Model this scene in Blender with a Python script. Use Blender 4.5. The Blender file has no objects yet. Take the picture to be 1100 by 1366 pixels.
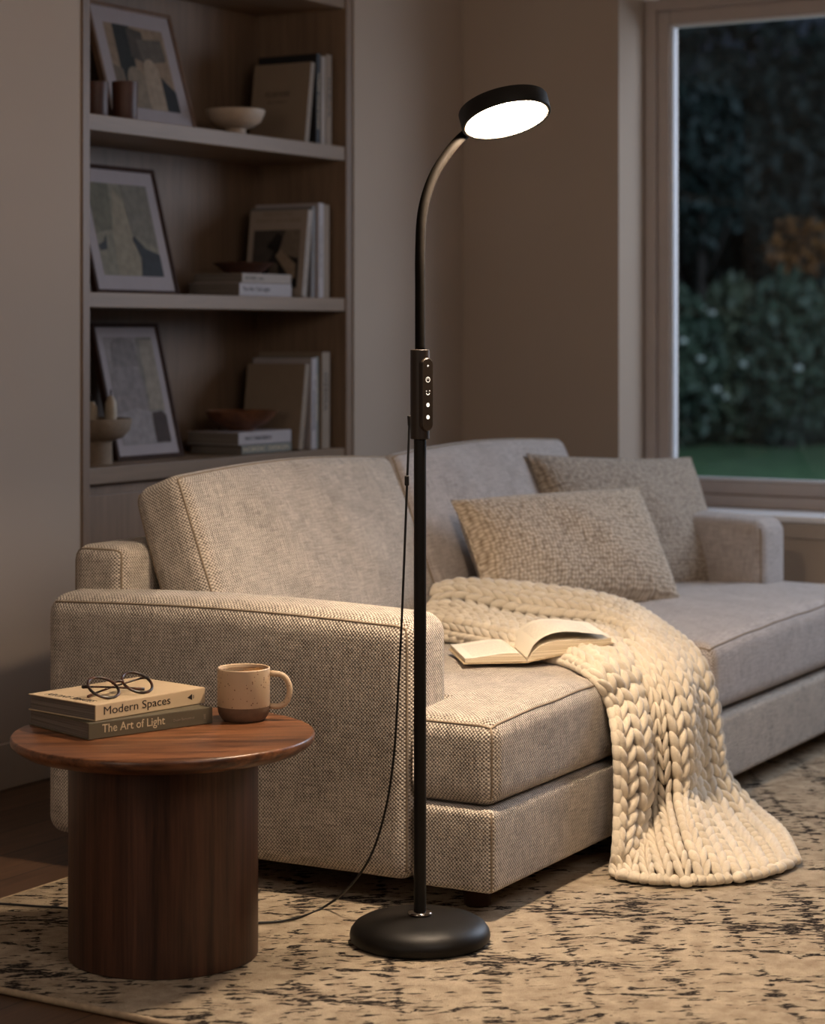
import bpy, bmesh, math, random
from mathutils import Vector, Matrix, Euler
random.seed(7)
col = bpy.context.scene.collection
PI = math.pi
sc = bpy.context.scene

# ------------------------------------------------------------------ survey helpers (pixel of the photo -> point on a real plane)
FPX, CAMZ, HY, ANG = 2945.0, 1.3, 445.0, math.atan2(1800, 2945)
FW = (math.cos(ANG), math.sin(ANG)); RT = (math.sin(ANG), -math.cos(ANG))
SD = math.radians(2.2); SC = (4.201, 2.363); sc_, ss_ = math.cos(SD), math.sin(SD)
def P(px, py, X=None, Y=None, Z=None, D=None):
    a, v = (px-550)/FPX, (HY-py)/FPX
    d = Vector((FW[0]+RT[0]*a, FW[1]+RT[1]*a, v))
    t = D if D is not None else X/d.x if X is not None else Y/d.y if Y is not None else (Z-CAMZ)/v
    return Vector((0, 0, CAMZ))+d*t
def S(px, py, u=None, v=None, Z=None):          # the same, in the sofa's own frame
    a, vv = (px-550)/FPX, (HY-py)/FPX
    dx, dy = FW[0]+RT[0]*a, FW[1]+RT[1]*a
    du, dv = dx*sc_+dy*ss_, -dx*ss_+dy*sc_
    ou, ov = -(SC[0]*sc_+SC[1]*ss_), -(-SC[0]*ss_+SC[1]*sc_)
    t = (u-ou)/du if u is not None else (v-ov)/dv if v is not None else (Z-CAMZ)/vv
    return Vector((ou+du*t, ov+dv*t, CAMZ+vv*t))
def W(u, v, z=0):
    return Vector((SC[0]+u*sc_-v*ss_, SC[1]+u*ss_+v*sc_, z))

# ------------------------------------------------------------------ object helpers
def empty(name, loc=(0, 0, 0), rot=(0, 0, 0), label=None, cat=None, group=None, kind=None):
    o = bpy.data.objects.new(name, None); col.objects.link(o)
    o.empty_display_size = .05; o.location = loc; o.rotation_euler = rot
    return tag(o, label, cat, group, kind)
def tag(o, label=None, cat=None, group=None, kind=None):
    if label: o['label'] = label
    if cat: o['category'] = cat
    if group: o['group'] = group
    if kind: o['kind'] = kind
    return o
def boxuv(me, s=1.0):
    uv = me.uv_layers.new(name='UV')
    for p in me.polygons:
        n = p.normal; a = max(range(3), key=lambda i: abs(n[i]))
        for li in p.loop_indices:
            c = me.vertices[me.loops[li].vertex_index].co
            uv.data[li].uv = ((c.y, c.z) if a == 0 else (c.x, c.z) if a == 1 else (c.x, c.y))
def link(name, me, mat, parent=None, loc=None, rot=None):
    o = bpy.data.objects.new(name, me); col.objects.link(o)
    for m in (mat if isinstance(mat, (list, tuple)) else [mat]):
        me.materials.append(m)
    if parent: o.parent = parent
    if loc is not None: o.location = loc
    if rot is not None: o.rotation_euler = rot
    return o
class MB:
    def __init__(s): s.v = []; s.f = []; s.m = []; s.uv = {}
    def add(s, V, F, mi=0, M=None, uvs=None):
        b = len(s.v)
        s.v += [tuple(M @ Vector(p)) if M else tuple(p) for p in V]
        for k, f in enumerate(F):
            if uvs: s.uv[len(s.f)] = uvs[k]
            s.f.append([b+i for i in f]); s.m.append(mi)
        return s
    def box(s, x0, x1, y0, y1, z0, z1, mi=0, M=None):
        V = [(x, y, z) for z in (z0, z1) for y in (y0, y1) for x in (x0, x1)]
        return s.add(V, [(0, 2, 3, 1), (4, 5, 7, 6), (0, 1, 5, 4), (2, 6, 7, 3), (0, 4, 6, 2), (1, 3, 7, 5)], mi, M)
    def lathe(s, prof, n=48, mi=0, M=None, close=False):
        V = []; F = []
        for (r, z) in prof:
            for k in range(n):
                a = 2*PI*k/n; V.append((r*math.cos(a), r*math.sin(a), z))
        m = len(prof)
        for i in range(m-1 if not close else m):
            j = (i+1) % m
            for k in range(n):
                k2 = (k+1) % n
                F.append((i*n+k, i*n+k2, j*n+k2, j*n+k))
        if not close:
            if prof[0][0] > 1e-6: F.append(tuple(reversed(range(n))))
            if prof[-1][0] > 1e-6: F.append(tuple((m-1)*n+k for k in range(n)))
        return s.add(V, F, mi, M)
    def tube(s, pts, r, n=12, mi=0, caps=True, closed=False, flat=None):
        pts = [Vector(p) for p in pts]; N = len(pts)
        rr = r if isinstance(r, (list, tuple)) else [r]*N
        V = []; F = []; up = None
        for i, p in enumerate(pts):
            a = pts[(i-1) % N] if (closed or i > 0) else pts[i]
            b = pts[(i+1) % N] if (closed or i < N-1) else pts[i]
            t = (b-a).normalized()
            if up is None:
                up = Vector((0, 0, 1)) if abs(t.z) < .9 else Vector((1, 0, 0))
            up = (up-t*up.dot(t)).normalized(); sd = t.cross(up)
            for k in range(n):
                an = 2*PI*k/n
                V.append(p+(up*math.cos(an)*(flat or 1)+sd*math.sin(an))*rr[i])
        for i in range(N if closed else N-1):
            j = (i+1) % N
            for k in range(n):
                k2 = (k+1) % n; F.append((i*n+k, i*n+k2, j*n+k2, j*n+k))
        if caps and not closed:
            F.append(tuple(reversed(range(n)))); F.append(tuple((N-1)*n+k for k in range(n)))
        return s.add(V, F, mi)
    def build(s, name, mat, parent=None, smooth=False, loc=None, rot=None, bevel=0, seg=2, fix=True):
        me = bpy.data.meshes.new(name)
        me.from_pydata(s.v, [], s.f); me.update()
        for i, p in enumerate(me.polygons): p.material_index = s.m[i]
        bm = bmesh.new(); bm.from_mesh(me)
        if fix: bmesh.ops.recalc_face_normals(bm, faces=bm.faces)
        if bevel:
            ed = [e for e in bm.edges if len(e.link_faces) == 2 and e.calc_face_angle(0) > .6]
            bmesh.ops.bevel(bm, geom=ed, offset=bevel, segments=seg, profile=.5, affect='EDGES', clamp_overlap=True)
        bm.to_mesh(me); bm.free(); me.update()
        if s.uv:
            uv = me.uv_layers.new(name='UV')
            for fi, q in s.uv.items():
                for li, c in zip(me.polygons[fi].loop_indices, q): uv.data[li].uv = c
        else: boxuv(me)
        if smooth:
            for p in me.polygons: p.use_smooth = True
            if smooth == 'auto':
                me.set_sharp_from_angle(angle=math.radians(35))
        return link(name, me, mat, parent, loc, rot)

# ---- soft solid: a union of boxes with every outer edge rounded (and puffed)
def soft(boxes, r, step=.05, puff=None):
    """returns V, F, mapper"""
    inner = [tuple(b[i]+(r if i % 2 == 0 else -r) for i in range(6)) for b in boxes]
    if len(boxes) > 1:                      # boxes after the first reach into the first
        x0 = boxes[0]
        for k in range(1, len(boxes)):
            b = boxes[k]; L = list(inner[k])
            for ax in range(3):
                lo, hi = 2*ax, 2*ax+1
                if abs(b[lo]-x0[lo]) > 1e-6 and x0[lo] <= b[lo] <= x0[hi] : L[lo] = max(b[lo]-2*r, x0[lo]+r)
                if abs(b[hi]-x0[hi]) > 1e-6 and x0[lo] <= b[hi] <= x0[hi] : L[hi] = min(b[hi]+2*r, x0[hi]-r)
            inner[k] = tuple(L)
    def mp(p):
        best = None
        for b in inner:
            q = Vector((min(max(p[0], b[0]), b[1]), min(max(p[1], b[2]), b[3]), min(max(p[2], b[4]), b[5])))
            d = (Vector(p)-q).length
            if best is None or d < best[0]: best = (d, q)
        d, q = best
        o = q+(Vector(p)-q)*(r/d) if d > 1e-9 else q
        return o+Vector(puff(o)) if puff else o
    lines = []
    for ax in range(3):
        s = set()
        cuts = sorted(set(round(b[2*ax+k], 5) for b in boxes for k in (0, 1)))
        for a, b in zip(cuts[:-1], cuts[1:]):
            n = max(1, int(math.ceil((b-a)/step)))
            for i in range(n+1): s.add(round(a+(b-a)*i/n, 5))
            if b-a > 2*r:
                for f in (.08, .2, .35, .5, .65, .8, 1.): s.add(round(a+r*f, 5)); s.add(round(b-r*f, 5))
        L = sorted(s); out = [L[0]]
        for x in L[1:]:
            if x-out[-1] > .0035: out.append(x)
            elif x in cuts: out[-1] = x
        lines.append(out)
    X, Y, Z = lines
    def ins(i, j, k):
        if i < 0 or j < 0 or k < 0 or i >= len(X)-1 or j >= len(Y)-1 or k >= len(Z)-1: return False
        c = ((X[i]+X[i+1])/2, (Y[j]+Y[j+1])/2, (Z[k]+Z[k+1])/2)
        return any(b[0] <= c[0] <= b[1] and b[2] <= c[1] <= b[3] and b[4] <= c[2] <= b[5] for b in boxes)
    V = []; F = []; idx = {}
    def vi(i, j, k):
        if (i, j, k) not in idx:
            idx[(i, j, k)] = len(V); V.append(mp((X[i], Y[j], Z[k])))
        return idx[(i, j, k)]
    for i in range(len(X)-1):
        for j in range(len(Y)-1):
            for k in range(len(Z)-1):
                if not ins(i, j, k): continue
                if not ins(i-1, j, k): F.append((vi(i, j, k), vi(i, j, k+1), vi(i, j+1, k+1), vi(i, j+1, k)))
                if not ins(i+1, j, k): F.append((vi(i+1, j, k), vi(i+1, j+1, k), vi(i+1, j+1, k+1), vi(i+1, j, k+1)))
                if not ins(i, j-1, k): F.append((vi(i, j, k), vi(i+1, j, k), vi(i+1, j, k+1), vi(i, j, k+1)))
                if not ins(i, j+1, k): F.append((vi(i, j+1, k), vi(i, j+1, k+1), vi(i+1, j+1, k+1), vi(i+1, j+1, k)))
                if not ins(i, j, k-1): F.append((vi(i, j, k), vi(i, j+1, k), vi(i+1, j+1, k), vi(i+1, j, k)))
                if not ins(i, j, k+1): F.append((vi(i, j, k+1), vi(i+1, j, k+1), vi(i+1, j+1, k+1), vi(i, j+1, k+1)))
    return V, F, mp
def line(a, b, n=24):
    a, b = Vector(a), Vector(b)
    return [a.lerp(b, i/n) for i in range(n+1)]
def text(s, name, mat, parent, width=None, height=.02, loc=(0, 0, 0), rot=(0, 0, 0), depth=.0003, align='LEFT', bold=0.0):
    cu = bpy.data.curves.new(name, 'FONT'); cu.body = s; cu.extrude = .01; cu.offset = bold; cu.resolution_u = 4
    tmp = bpy.data.objects.new('tmp', cu); col.objects.link(tmp)
    dg = bpy.context.evaluated_depsgraph_get(); dg.update()
    me = bpy.data.meshes.new_from_object(tmp.evaluated_get(dg)); me.name = name
    bpy.data.objects.remove(tmp); bpy.data.curves.remove(cu)
    xs = [v.co.x for v in me.vertices]; ys = [v.co.y for v in me.vertices]
    x0, x1, y0, y1 = min(xs), max(xs), min(ys), max(ys)
    sy = height/(y1-y0); sx = width/(x1-x0) if width else sy
    off = {'LEFT': 0, 'CENTER': (x1-x0)/2, 'RIGHT': x1-x0}[align]
    for v in me.vertices:
        v.co = ((v.co.x-x0-off)*sx, (v.co.y-y0)*sy, depth if v.co.z > 0 else -depth)
    me.materials.clear()
    boxuv(me)
    return link(name, me, mat, parent, loc, rot)

# ------------------------------------------------------------------ materials
def lin(c):
    if isinstance(c, str):
        c = tuple(int(c[i:i+2], 16)/255 for i in (0, 2, 4))
    return tuple((x/12.92 if x <= .04045 else ((x+.055)/1.055)**2.4) for x in c[:3])+(1,)
class Mat:
    def __init__(s, name):
        s.m = bpy.data.materials.new(name); s.m.use_nodes = True
        s.t = s.m.node_tree; s.t.nodes.clear()
        s.out = s.n('ShaderNodeOutputMaterial'); s.p = s.n('ShaderNodeBsdfPrincipled')
        s.l(s.p.outputs[0], s.out.inputs[0])
    def n(s, ty, ins=None, **kw):
        nd = s.t.nodes.new(ty)
        for k, v in kw.items(): setattr(nd, k, v)
        for k, v in (ins or {}).items():
            if hasattr(v, 'is_output') and v.is_output: s.l(v, nd.inputs[k])
            elif hasattr(v, 'outputs'): s.l(v.outputs[0], nd.inputs[k])
            else: nd.inputs[k].default_value = v
        return nd
    def l(s, a, b): s.t.links.new(a, b)
    def math(s, op, a, b=0.0, c=0.0, clamp=False):
        return s.n('ShaderNodeMath', {0: a, 1: b, 2: c}, operation=op, use_clamp=clamp)
    def mix(s, fac, a, b, mode='MIX'):
        nd = s.n('ShaderNodeMix', data_type='RGBA', blend_type=mode)
        for k, v in ((0, fac), (6, a), (7, b)):
            if hasattr(v, 'outputs'): v = nd_out(v)
            if hasattr(v, 'is_output'): s.l(v, nd.inputs[k])
            else: nd.inputs[k].default_value = v
        return nd.outputs[2]
    def coord(s, kind='Object', scale=(1, 1, 1), rot=(0, 0, 0), loc=(0, 0, 0)):
        tc = s.n('ShaderNodeTexCoord')
        v = tc.outputs[kind]
        if any(rot): v = s.n('ShaderNodeMapping', {0: v, 2: rot}).outputs[0]; rot = (0, 0, 0)
        return s.n('ShaderNodeMapping', {0: v, 1: loc, 3: scale}).outputs[0]
    def noise(s, vec, scale=5, detail=3, rough=.5, dist=0):
        return s.n('ShaderNodeTexNoise', {'Vector': vec, 'Scale': scale, 'Detail': detail, 'Roughness': rough, 'Distortion': dist}).outputs[0]
    def ramp(s, fac, stops, interp='LINEAR'):
        nd = s.n('ShaderNodeValToRGB', {0: fac}); r = nd.color_ramp; r.interpolation = interp
        while len(r.elements) < len(stops): r.elements.new(.5)
        for e, (p, c) in zip(r.elements, stops): e.position = p; e.color = c if len(c) == 4 else (*c, 1)
        return nd.outputs[0]
    def set(s, **kw):
        for k, v in kw.items():
            k = {'color': 'Base Color', 'rough': 'Roughness', 'metal': 'Metallic', 'spec': 'Specular IOR Level', 'ec': 'Emission Color', 'es': 'Emission Strength',
                 'sheen': 'Sheen Weight', 'coat': 'Coat Weight', 'trans': 'Transmission Weight', 'ior': 'IOR', 'sss': 'Subsurface Weight'}[k]
            if hasattr(v, 'is_output'): s.l(v, s.p.inputs[k])
            else: s.p.inputs[k].default_value = v
        return s
    def bump(s, h, strength=.5, dist=.002):
        b = s.n('ShaderNodeBump', {'Strength': strength, 'Distance': dist, 'Height': h})
        s.l(b.outputs[0], s.p.inputs['Normal']); return s
def nd_out(v): return v.outputs[0]
G = lambda v: (v, v, v, 1)

def plain(name, c, rough=.6, var=.06, scale=20, **kw):
    m = Mat(name); c = lin(c)
    nz = m.noise(m.coord(), scale, 3)
    d = tuple(x*(1-var) for x in c[:3])+(1,); e = tuple(min(1, x*(1+var)) for x in c[:3])+(1,)
    m.set(color=m.ramp(nz, [(.35, d), (.65, e)]), rough=rough, **kw)
    return m.m
def fabric(name, light, dark, pitch=.0062, slub=.5, bump=.9, warm=None):
    m = Mat(name)
    uv = m.coord('UV'); sx = m.n('ShaderNodeSeparateXYZ', {0: uv})
    wob = m.n('ShaderNodeTexNoise', {'Vector': uv, 'Scale': 30., 'Detail': 2.})
    w2 = m.math('MULTIPLY', wob.outputs[0], .0035)
    U, V = m.math('ADD', sx.outputs[0], w2), m.math('SUBTRACT', sx.outputs[1], w2)
    k = PI/pitch
    a = m.math('SINE', m.math('MULTIPLY', U, k*1.45))
    b = m.math('SINE', m.math('MULTIPLY', V, k*1.45))
    h = m.math('MULTIPLY_ADD', m.math('MULTIPLY', a, b), .5, .5)        # dots
    sl1 = m.noise(m.coord('UV', (18, 300, 1)), 1, 3, .6); sl2 = m.noise(m.coord('UV', (300, 18, 1)), 1, 3, .6)
    sl = m.math('MULTIPLY', sl1, sl2)
    big = m.noise(m.coord('UV', (9, 9, 9)), 1, 5, .65, .6)
    f = m.math('MULTIPLY_ADD', sl, slub*3.0, m.math('MULTIPLY_ADD', big, .45, -.225-slub*.72))
    ff = m.math('ADD', f, h, clamp=True)
    c = m.mix(ff.outputs[0], lin(dark), lin(light))
    m.set(color=c, rough=.92, sheen=.25, spec=.15)
    m.bump(m.math('ADD', h, m.math('MULTIPLY', sl, .8)).outputs[0], bump, pitch*.35)
    return m.m
def wood(name, c1, c2, scale=(1, 1, 1), rough=.45, grain=1.0, rot=(0, 0, 0), kind='Object', bump=.1, spec=.4):
    m = Mat(name)
    v = m.coord(kind, scale, rot)
    n1 = m.noise(v, 1.6, 5, .62, .35); n2 = m.noise(m.coord(kind, tuple(x*5 for x in scale), rot), 1.6, 3, .6)
    low = m.noise(m.coord(kind, tuple(max(.6, x*.22) for x in scale), rot), 1.1, 2, .5, .6)
    f = m.math('MULTIPLY_ADD', n1, .55*grain, m.math('MULTIPLY_ADD', low, .35, m.math('MULTIPLY', n2, .22)))
    mid = .275*grain+.285
    c = m.ramp(f.outputs[0], [(mid-.13, lin(c1)), (mid+.13, lin(c2))])
    m.set(color=c, rough=rough, spec=spec).bump(n2, bump, .001)
    return m.m

M = {}
M['wall'] = Mat('painted_plaster')
_m = M['wall']; _n = _m.noise(_m.coord(), 90, 4)
_m.set(color=_m.ramp(_m.noise(_m.coord(), 1.2, 2), [(.3, lin('b3a394')), (.7, lin('b9aa9b'))]), rough=.85, spec=.2).bump(_n, .12, .001); M['wall'] = _m.m
M['ceiling'] = plain('ceiling_paint', 'cfc6ba', .9, .02)
M['base'] = plain('baseboard_paint', 'b5a799', .6, .02)
M['white'] = plain('window_paint', 'b3a7a0', .45, .02)
M['bead'] = plain('window_bead', 'dddfe4', .3, .02)
M['sill'] = plain('sill_paint', 'f6f6f8', .3, .02)
M['shelfwood'] = wood('pale_shelf_wood', '705b49', '8b735e', (26, 26, 1.2), .5, .8)
M['shelfedge'] = wood('pale_shelf_edge', '79644f', '8e765f', (1.2, 26, 26), .5, .8)
M['walnut'] = wood('walnut_top', '3d2214', '98633f', (1.6, 24, 24), .34, 1.1, (0, 0, .92), spec=.5)
M['walnut_v'] = wood('walnut_drum', '241610', '573829', (22, 22, .9), .4, 1.0, spec=.4)
M['sofa'] = fabric('sofa_weave', 'e6dacb', '453930', .0064, .62)
M['sofa_far'] = fabric('sofa_weave_lit', 'd2c9c4', '7a6f68', .0062, .8, .6)  # same cloth on the far half, window light put into paler, cooler colours
M['piping'] = plain('piping_fabric', '8c7c69', .9)
M['black'] = plain('matte_black_metal', '100d0a', .48, .05, spec=.28)
M['neck'] = plain('matte_black_neck', '120f0c', .6, .05, spec=.05)
M['housing'] = plain('bronze_black_plastic', '2a211a', .45, .05, spec=.35)
M['chrome'] = plain('chrome', 'b0a9a0', .12, .02, metal=1.)
M['cable'] = plain('cable_rubber', '0c0a09', .5)
M['icon'] = plain('icon_white', 'f4efe6', .5, .01, ec=lin('fff6e8'), es=.9)
M['diffuser'] = Mat('lamp_diffuser').set(color=lin('fff4e2'), ec=(1., .77, .55, 1), es=450.).m
M['frame_dark'] = plain('frame_brown', '3a271e', .6, .15, spec=.08)
M['frame_tan'] = plain('frame_tan', '705644', .45, .12)
M['mat'] = plain('mat_board', 'a39a9c', .8, .02)
M['dark_ceramic'] = plain('dark_clay', '4f3023', .5, .12)
M['cream_ceramic'] = plain('cream_ceramic', 'b8a592', .55, .05)
M['bowl_stone'] = plain('stone_bowl', '8a7763', .75, .08, 60)
M['candle'] = plain('candle_wax', 'b5a690', .5, .03)
M['wick'] = plain('wick', '1a1210', .9)
M['woodbowl'] = wood('wooden_bowl_grain', '4c2e1f', '8a5a3d', (9, 9, 9), .4)
M['paper'] = None
def paper(name, c, c2):
    m = Mat(name); n = m.noise(m.coord('Object', (3, 3, 700)), 1, 1)
    m.set(color=m.ramp(n, [(.35, lin(c2)), (.65, lin(c))]), rough=.85).bump(n, .4, .0006); return m.m
M['paper'] = paper('page_edges', 'b8ac9c', '8d8274')
M['paper_grey'] = paper('page_edges_grey', '837a72', '5f5750')
M['paper_warm'] = paper('page_edges_warm', 'eadcc4', 'c2b090')

# knitted wool
m = Mat('cream_wool'); nz = m.noise(m.coord('Object', (1, 1, 1)), 260, 4, .7)
n2 = m.noise(m.coord(), 14, 3)
m.set(color=m.ramp(m.math('MULTIPLY_ADD', nz, .5, m.math('MULTIPLY', n2, .5)).outputs[0], [(.3, lin('cdbfa8')), (.7, lin('e8ddc9'))]), rough=.95, sheen=.4, spec=.1).bump(nz, .6, .002); M['wool'] = m.m
M['wool_shade'] = plain('wool_gap_shade', '6a583f', .95)  # shade between the stitches, painted as dark brown
# pillows: rows of small knots
def knotty(name, c1, c2, px, py):
    m = Mat(name); uv = m.coord('UV'); s = m.n('ShaderNodeSeparateXYZ', {0: uv})
    wob = m.n('ShaderNodeTexNoise', {'Vector': uv, 'Scale': 14., 'Detail': 2.})
    vv = m.n('ShaderNodeVectorMath', {0: uv, 1: m.n('ShaderNodeVectorMath', {0: wob.outputs[1], 3: .018}, operation='SCALE')}, operation='ADD')
    sc2 = m.n('ShaderNodeMapping', {0: vv, 3: (1/px, 1/py, 1)})
    vo = m.n('ShaderNodeTexVoronoi', {'Vector': sc2, 'Scale': 1., 'Randomness': .42})
    h = m.math('SUBTRACT', 1.0, m.math('MULTIPLY', vo.outputs[0], 1.25), clamp=True)
    big = m.noise(m.coord('UV', (60, 90, 1)), 1, 4, .7)
    hh = m.math('MULTIPLY_ADD', big, .5, m.math('MULTIPLY', h, .75))
    m.set(color=m.ramp(hh.outputs[0], [(.3, lin(c2)), (.8, lin(c1))]), rough=.95, sheen=.3, spec=.1).bump(hh.outputs[0], 1., .006)
    return m.m
M['pillow_a'] = knotty('oat_knot_weave', 'd2c2ad', '87745f', .0150, .0115)
M['pillow_b'] = knotty('taupe_knot_weave', 'beae9c', '77695b', .0135, .0120)

# floor boards
m = Mat('oak_boards'); v = m.coord()
br = m.n('ShaderNodeTexBrick', {'Vector': v, 'Color1': lin('6a4f3a'), 'Color2': lin('553e2d'), 'Mortar': lin('2a1d14'), 'Scale': 1., 'Mortar Size': .0025, 'Brick Width': 1.9, 'Row Height': .17}, offset=.37)
g = m.noise(m.coord('Object', (1.5, 22, 1)), 2.5, 5, .6, .8)
m.set(color=m.mix(.65, br.outputs[0], m.ramp(g, [(.3, G(.45)), (.7, G(1.25))]), 'MULTIPLY'), rough=.42, spec=.35).bump(br.outputs['Fac'], -.3, .002); M['floor'] = m.m

# rug: cream pile with a worn dark lattice
m = Mat('distressed_rug'); v = m.coord('Object', rot=(0, 0, math.radians(20)))
warp = m.n('ShaderNodeTexNoise', {'Vector': v, 'Scale': 7., 'Detail': 3.})
vw = m.n('ShaderNodeVectorMath', {0: v, 1: m.n('ShaderNodeVectorMath', {0: warp.outputs[1], 3: .06}, operation='SCALE')}, operation='ADD')
dv = m.n('ShaderNodeMapping', {0: vw, 3: (1, 1, 1), 2: (0, 0, math.radians(32))})      # strokes lie across the view
st = m.n('ShaderNodeMapping', {0: dv, 3: (21, 62, 1)})
strokes = m.noise(st.outputs[0], 1., 3.5, .62, .4)
s = m.n('ShaderNodeSeparateXYZ', {0: vw})
def lat(sign, per, wd):
    q = m.math('MULTIPLY_ADD', s.outputs[1], sign*.72, s.outputs[0])
    q = m.math('PINGPONG', q, per)
    return m.math('LESS_THAN', q, wd)
def sm(sign, per, wd):
    q = m.math('MULTIPLY_ADD', s.outputs[1], sign*.72, s.outputs[0])
    q = m.math('PINGPONG', q, per)
    return m.math('SUBTRACT', 1.0, m.math('DIVIDE', q, wd), clamp=True)
lt = m.math('MAXIMUM', m.math('MAXIMUM', sm(1, .23, .05), sm(-1, .23, .05)), m.math('MAXIMUM', sm(1, .115, .022), sm(-1, .115, .022)))
patch = m.noise(v, 3.2, 3, .6)
lvl = m.math('MULTIPLY_ADD', lt, .11, m.math('MULTIPLY_ADD', patch, .38, strokes))
dark = m.ramp(lvl.outputs[0], [(.772, G(0)), (.808, G(1))])
fine = m.noise(m.coord(), 420, 2, .7); mid = m.noise(v, 22, 4, .6)
basec = m.ramp(mid, [(.3, lin('a3917b')), (.7, lin('c7b79f'))])
brk = m.noise(v, 130, 2)
dk = m.math('MULTIPLY', dark, m.ramp(brk, [(.3, G(.7)), (.55, G(1))]))
c = m.mix(dk.outputs[0], basec, lin('211a17'))
c = m.mix(.55, c, m.ramp(fine, [(.3, G(.62)), (.7, G(1.2))]), 'MULTIPLY')
m.set(color=c, rough=.97, sheen=.03, spec=.04).bump(m.math('MULTIPLY_ADD', fine, 1.0, m.math('MULTIPLY_ADD', mid, .8, m.math('MULTIPLY', dk, -.7))).outputs[0], .9, .006)
M['rug'] = m.m
M['rug_edge'] = plain('rug_binding', 'a39077', .95, .15, 60)

# speckled mug
m = Mat('speckled_stoneware'); vo = m.n('ShaderNodeTexVoronoi', {'Vector': m.coord(), 'Scale': 150.}); nn = m.noise(m.coord(), 45, 2)
sp = m.math('MULTIPLY', m.math('LESS_THAN', vo.outputs[0], .22), m.math('GREATER_THAN', nn, .5))
m.set(color=m.mix(sp.outputs[0], lin('c3ab8d'), lin('6b4a33')), rough=.5); M['mug'] = m.m
M['mug_band'] = plain('raw_clay', '6b5340', .8, .08, 80)
m = Mat('milky_tea'); m.set(color=m.ramp(m.noise(m.coord(), 25, 3, .5, 1), [(.4, lin('c87a30')), (.7, lin('eab06a'))]), rough=.15); M['tea'] = m.m
m = Mat('tortoiseshell'); m.set(color=m.ramp(m.noise(m.coord(), 60, 3), [(.45, lin('140a07')), (.7, lin('5a2f1a'))]), rough=.3); M['tort'] = m.m
def glassy(name, tint=(1, 1, 1, 1), ior=1.45, frac=1.):
    m = Mat(name); m.t.nodes.remove(m.p)
    tr = m.n('ShaderNodeBsdfTransparent', {0: tint}); gl = m.n('ShaderNodeBsdfGlossy', {0: G(1), 1: .02})
    fr = m.n('ShaderNodeFresnel', {0: ior}); f = m.math('MULTIPLY', fr, frac)
    mx = m.n('ShaderNodeMixShader', {0: f, 1: tr.outputs[0], 2: gl.outputs[0]}); m.l(mx.outputs[0], m.out.inputs[0]); return m.m
M['glass'] = glassy('window_glass', (.92, .95, .95, 1), 1.45, .6)
M['lens'] = glassy('lens_glass', (.97, .96, .94, 1), 1.5, .002)

# ------------------------------------------------------------------ the room
YW, XW, ZC = 4.283, 7.38, 2.8
X0, Y0 = -1.6, -2.2
def struct(b, name, mat, **kw):
    return tag(b.build(name, mat, **kw), kind='structure')
struct(MB().box(X0, XW+.35, Y0, YW+.6, -.2, 0), 'floor', M['floor'])
struct(MB().box(X0, XW+.35, Y0, YW+.6, ZC, ZC+.15), 'ceiling', M['ceiling'])
BX0, BX1, BZ = 5.11, 6.608, 2.50
struct(MB().box(X0, BX0, YW, YW+.6, 0, ZC).box(BX1, XW+.35, YW, YW+.6, 0, ZC).box(BX0, BX1, YW, YW+.6, BZ, ZC).box(BX0, BX1, YW+.45, YW+.6, 0, BZ), 'wall_back', M['wall'])
struct(MB().box(X0-.15, X0, Y0-.15, YW+.6, 0, ZC), 'wall_left', M['wall'])
struct(MB().box(X0, XW+.35, Y0-.15, Y0, 0, ZC), 'wall_front', M['wall'])
WY0, WY1, WZ0, WZ1 = .9, 3.615, .63, 2.59
struct(MB().box(XW, XW+.35, WY1, YW, 0, ZC).box(XW, XW+.35, Y0, WY0, 0, ZC).box(XW, XW+.35, WY0, WY1, 0, WZ0).box(XW, XW+.35, WY0, WY1, WZ1, ZC), 'wall_right', M['wall'])
struct(MB().box(X0, BX0-.002, YW-.014, YW, 0, .132), 'baseboard_back', M['base'], bevel=.003)
struct(MB().box(BX1, XW, YW-.014, YW, 0, .132), 'baseboard_corner', M['base'], bevel=.003)
struct(MB().box(XW-.014, XW, Y0, YW-.014, 0, .132), 'baseboard_right', M['base'], bevel=.003)
# window
FX = 7.60
win = tag(empty('window_1', (FX, 0, 0)), kind='structure')
def ring(b, x0, x1, ya, yb, za, zb, w):
    b.box(x0, x1, ya, ya+w, za, zb).box(x0, x1, yb-w, yb, za, zb).box(x0, x1, ya+w, yb-w, za, za+w).box(x0, x1, ya+w, yb-w, zb-w, zb)
    return b
ring(MB(), -.01, .10, WY0+.005, 3.610, .656, 2.562, .045).build('outer_frame', M['white'], win, bevel=.004)
ring(MB(), .004, .085, WY0+.05, 3.565, .701, 2.517, .052).build('sash', M['white'], win, bevel=.006)
ring(MB(), .012, .045, WY0+.102, 3.513, .718+.035-.0, 2.465, .012).build('glazing_bead', M['bead'], win, bevel=.003)
MB().box(.030, .036, WY0+.11, 3.505, .76, 2.457).build('pane', M['glass'], win)
MB().box(.046, .085, WY0+.1, 3.513, .745, .757).build('bottom_rail', M['white'], win)
struct(MB().box(XW-.025, FX+.02, WY0, WY1, .631, .655), 'trim_1', M['sill'], bevel=.009, seg=4)
struct(MB().box(XW-.012, XW-.0005, WY0, WY1, .575, .630), 'trim_2', M['base'], bevel=.003)

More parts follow.
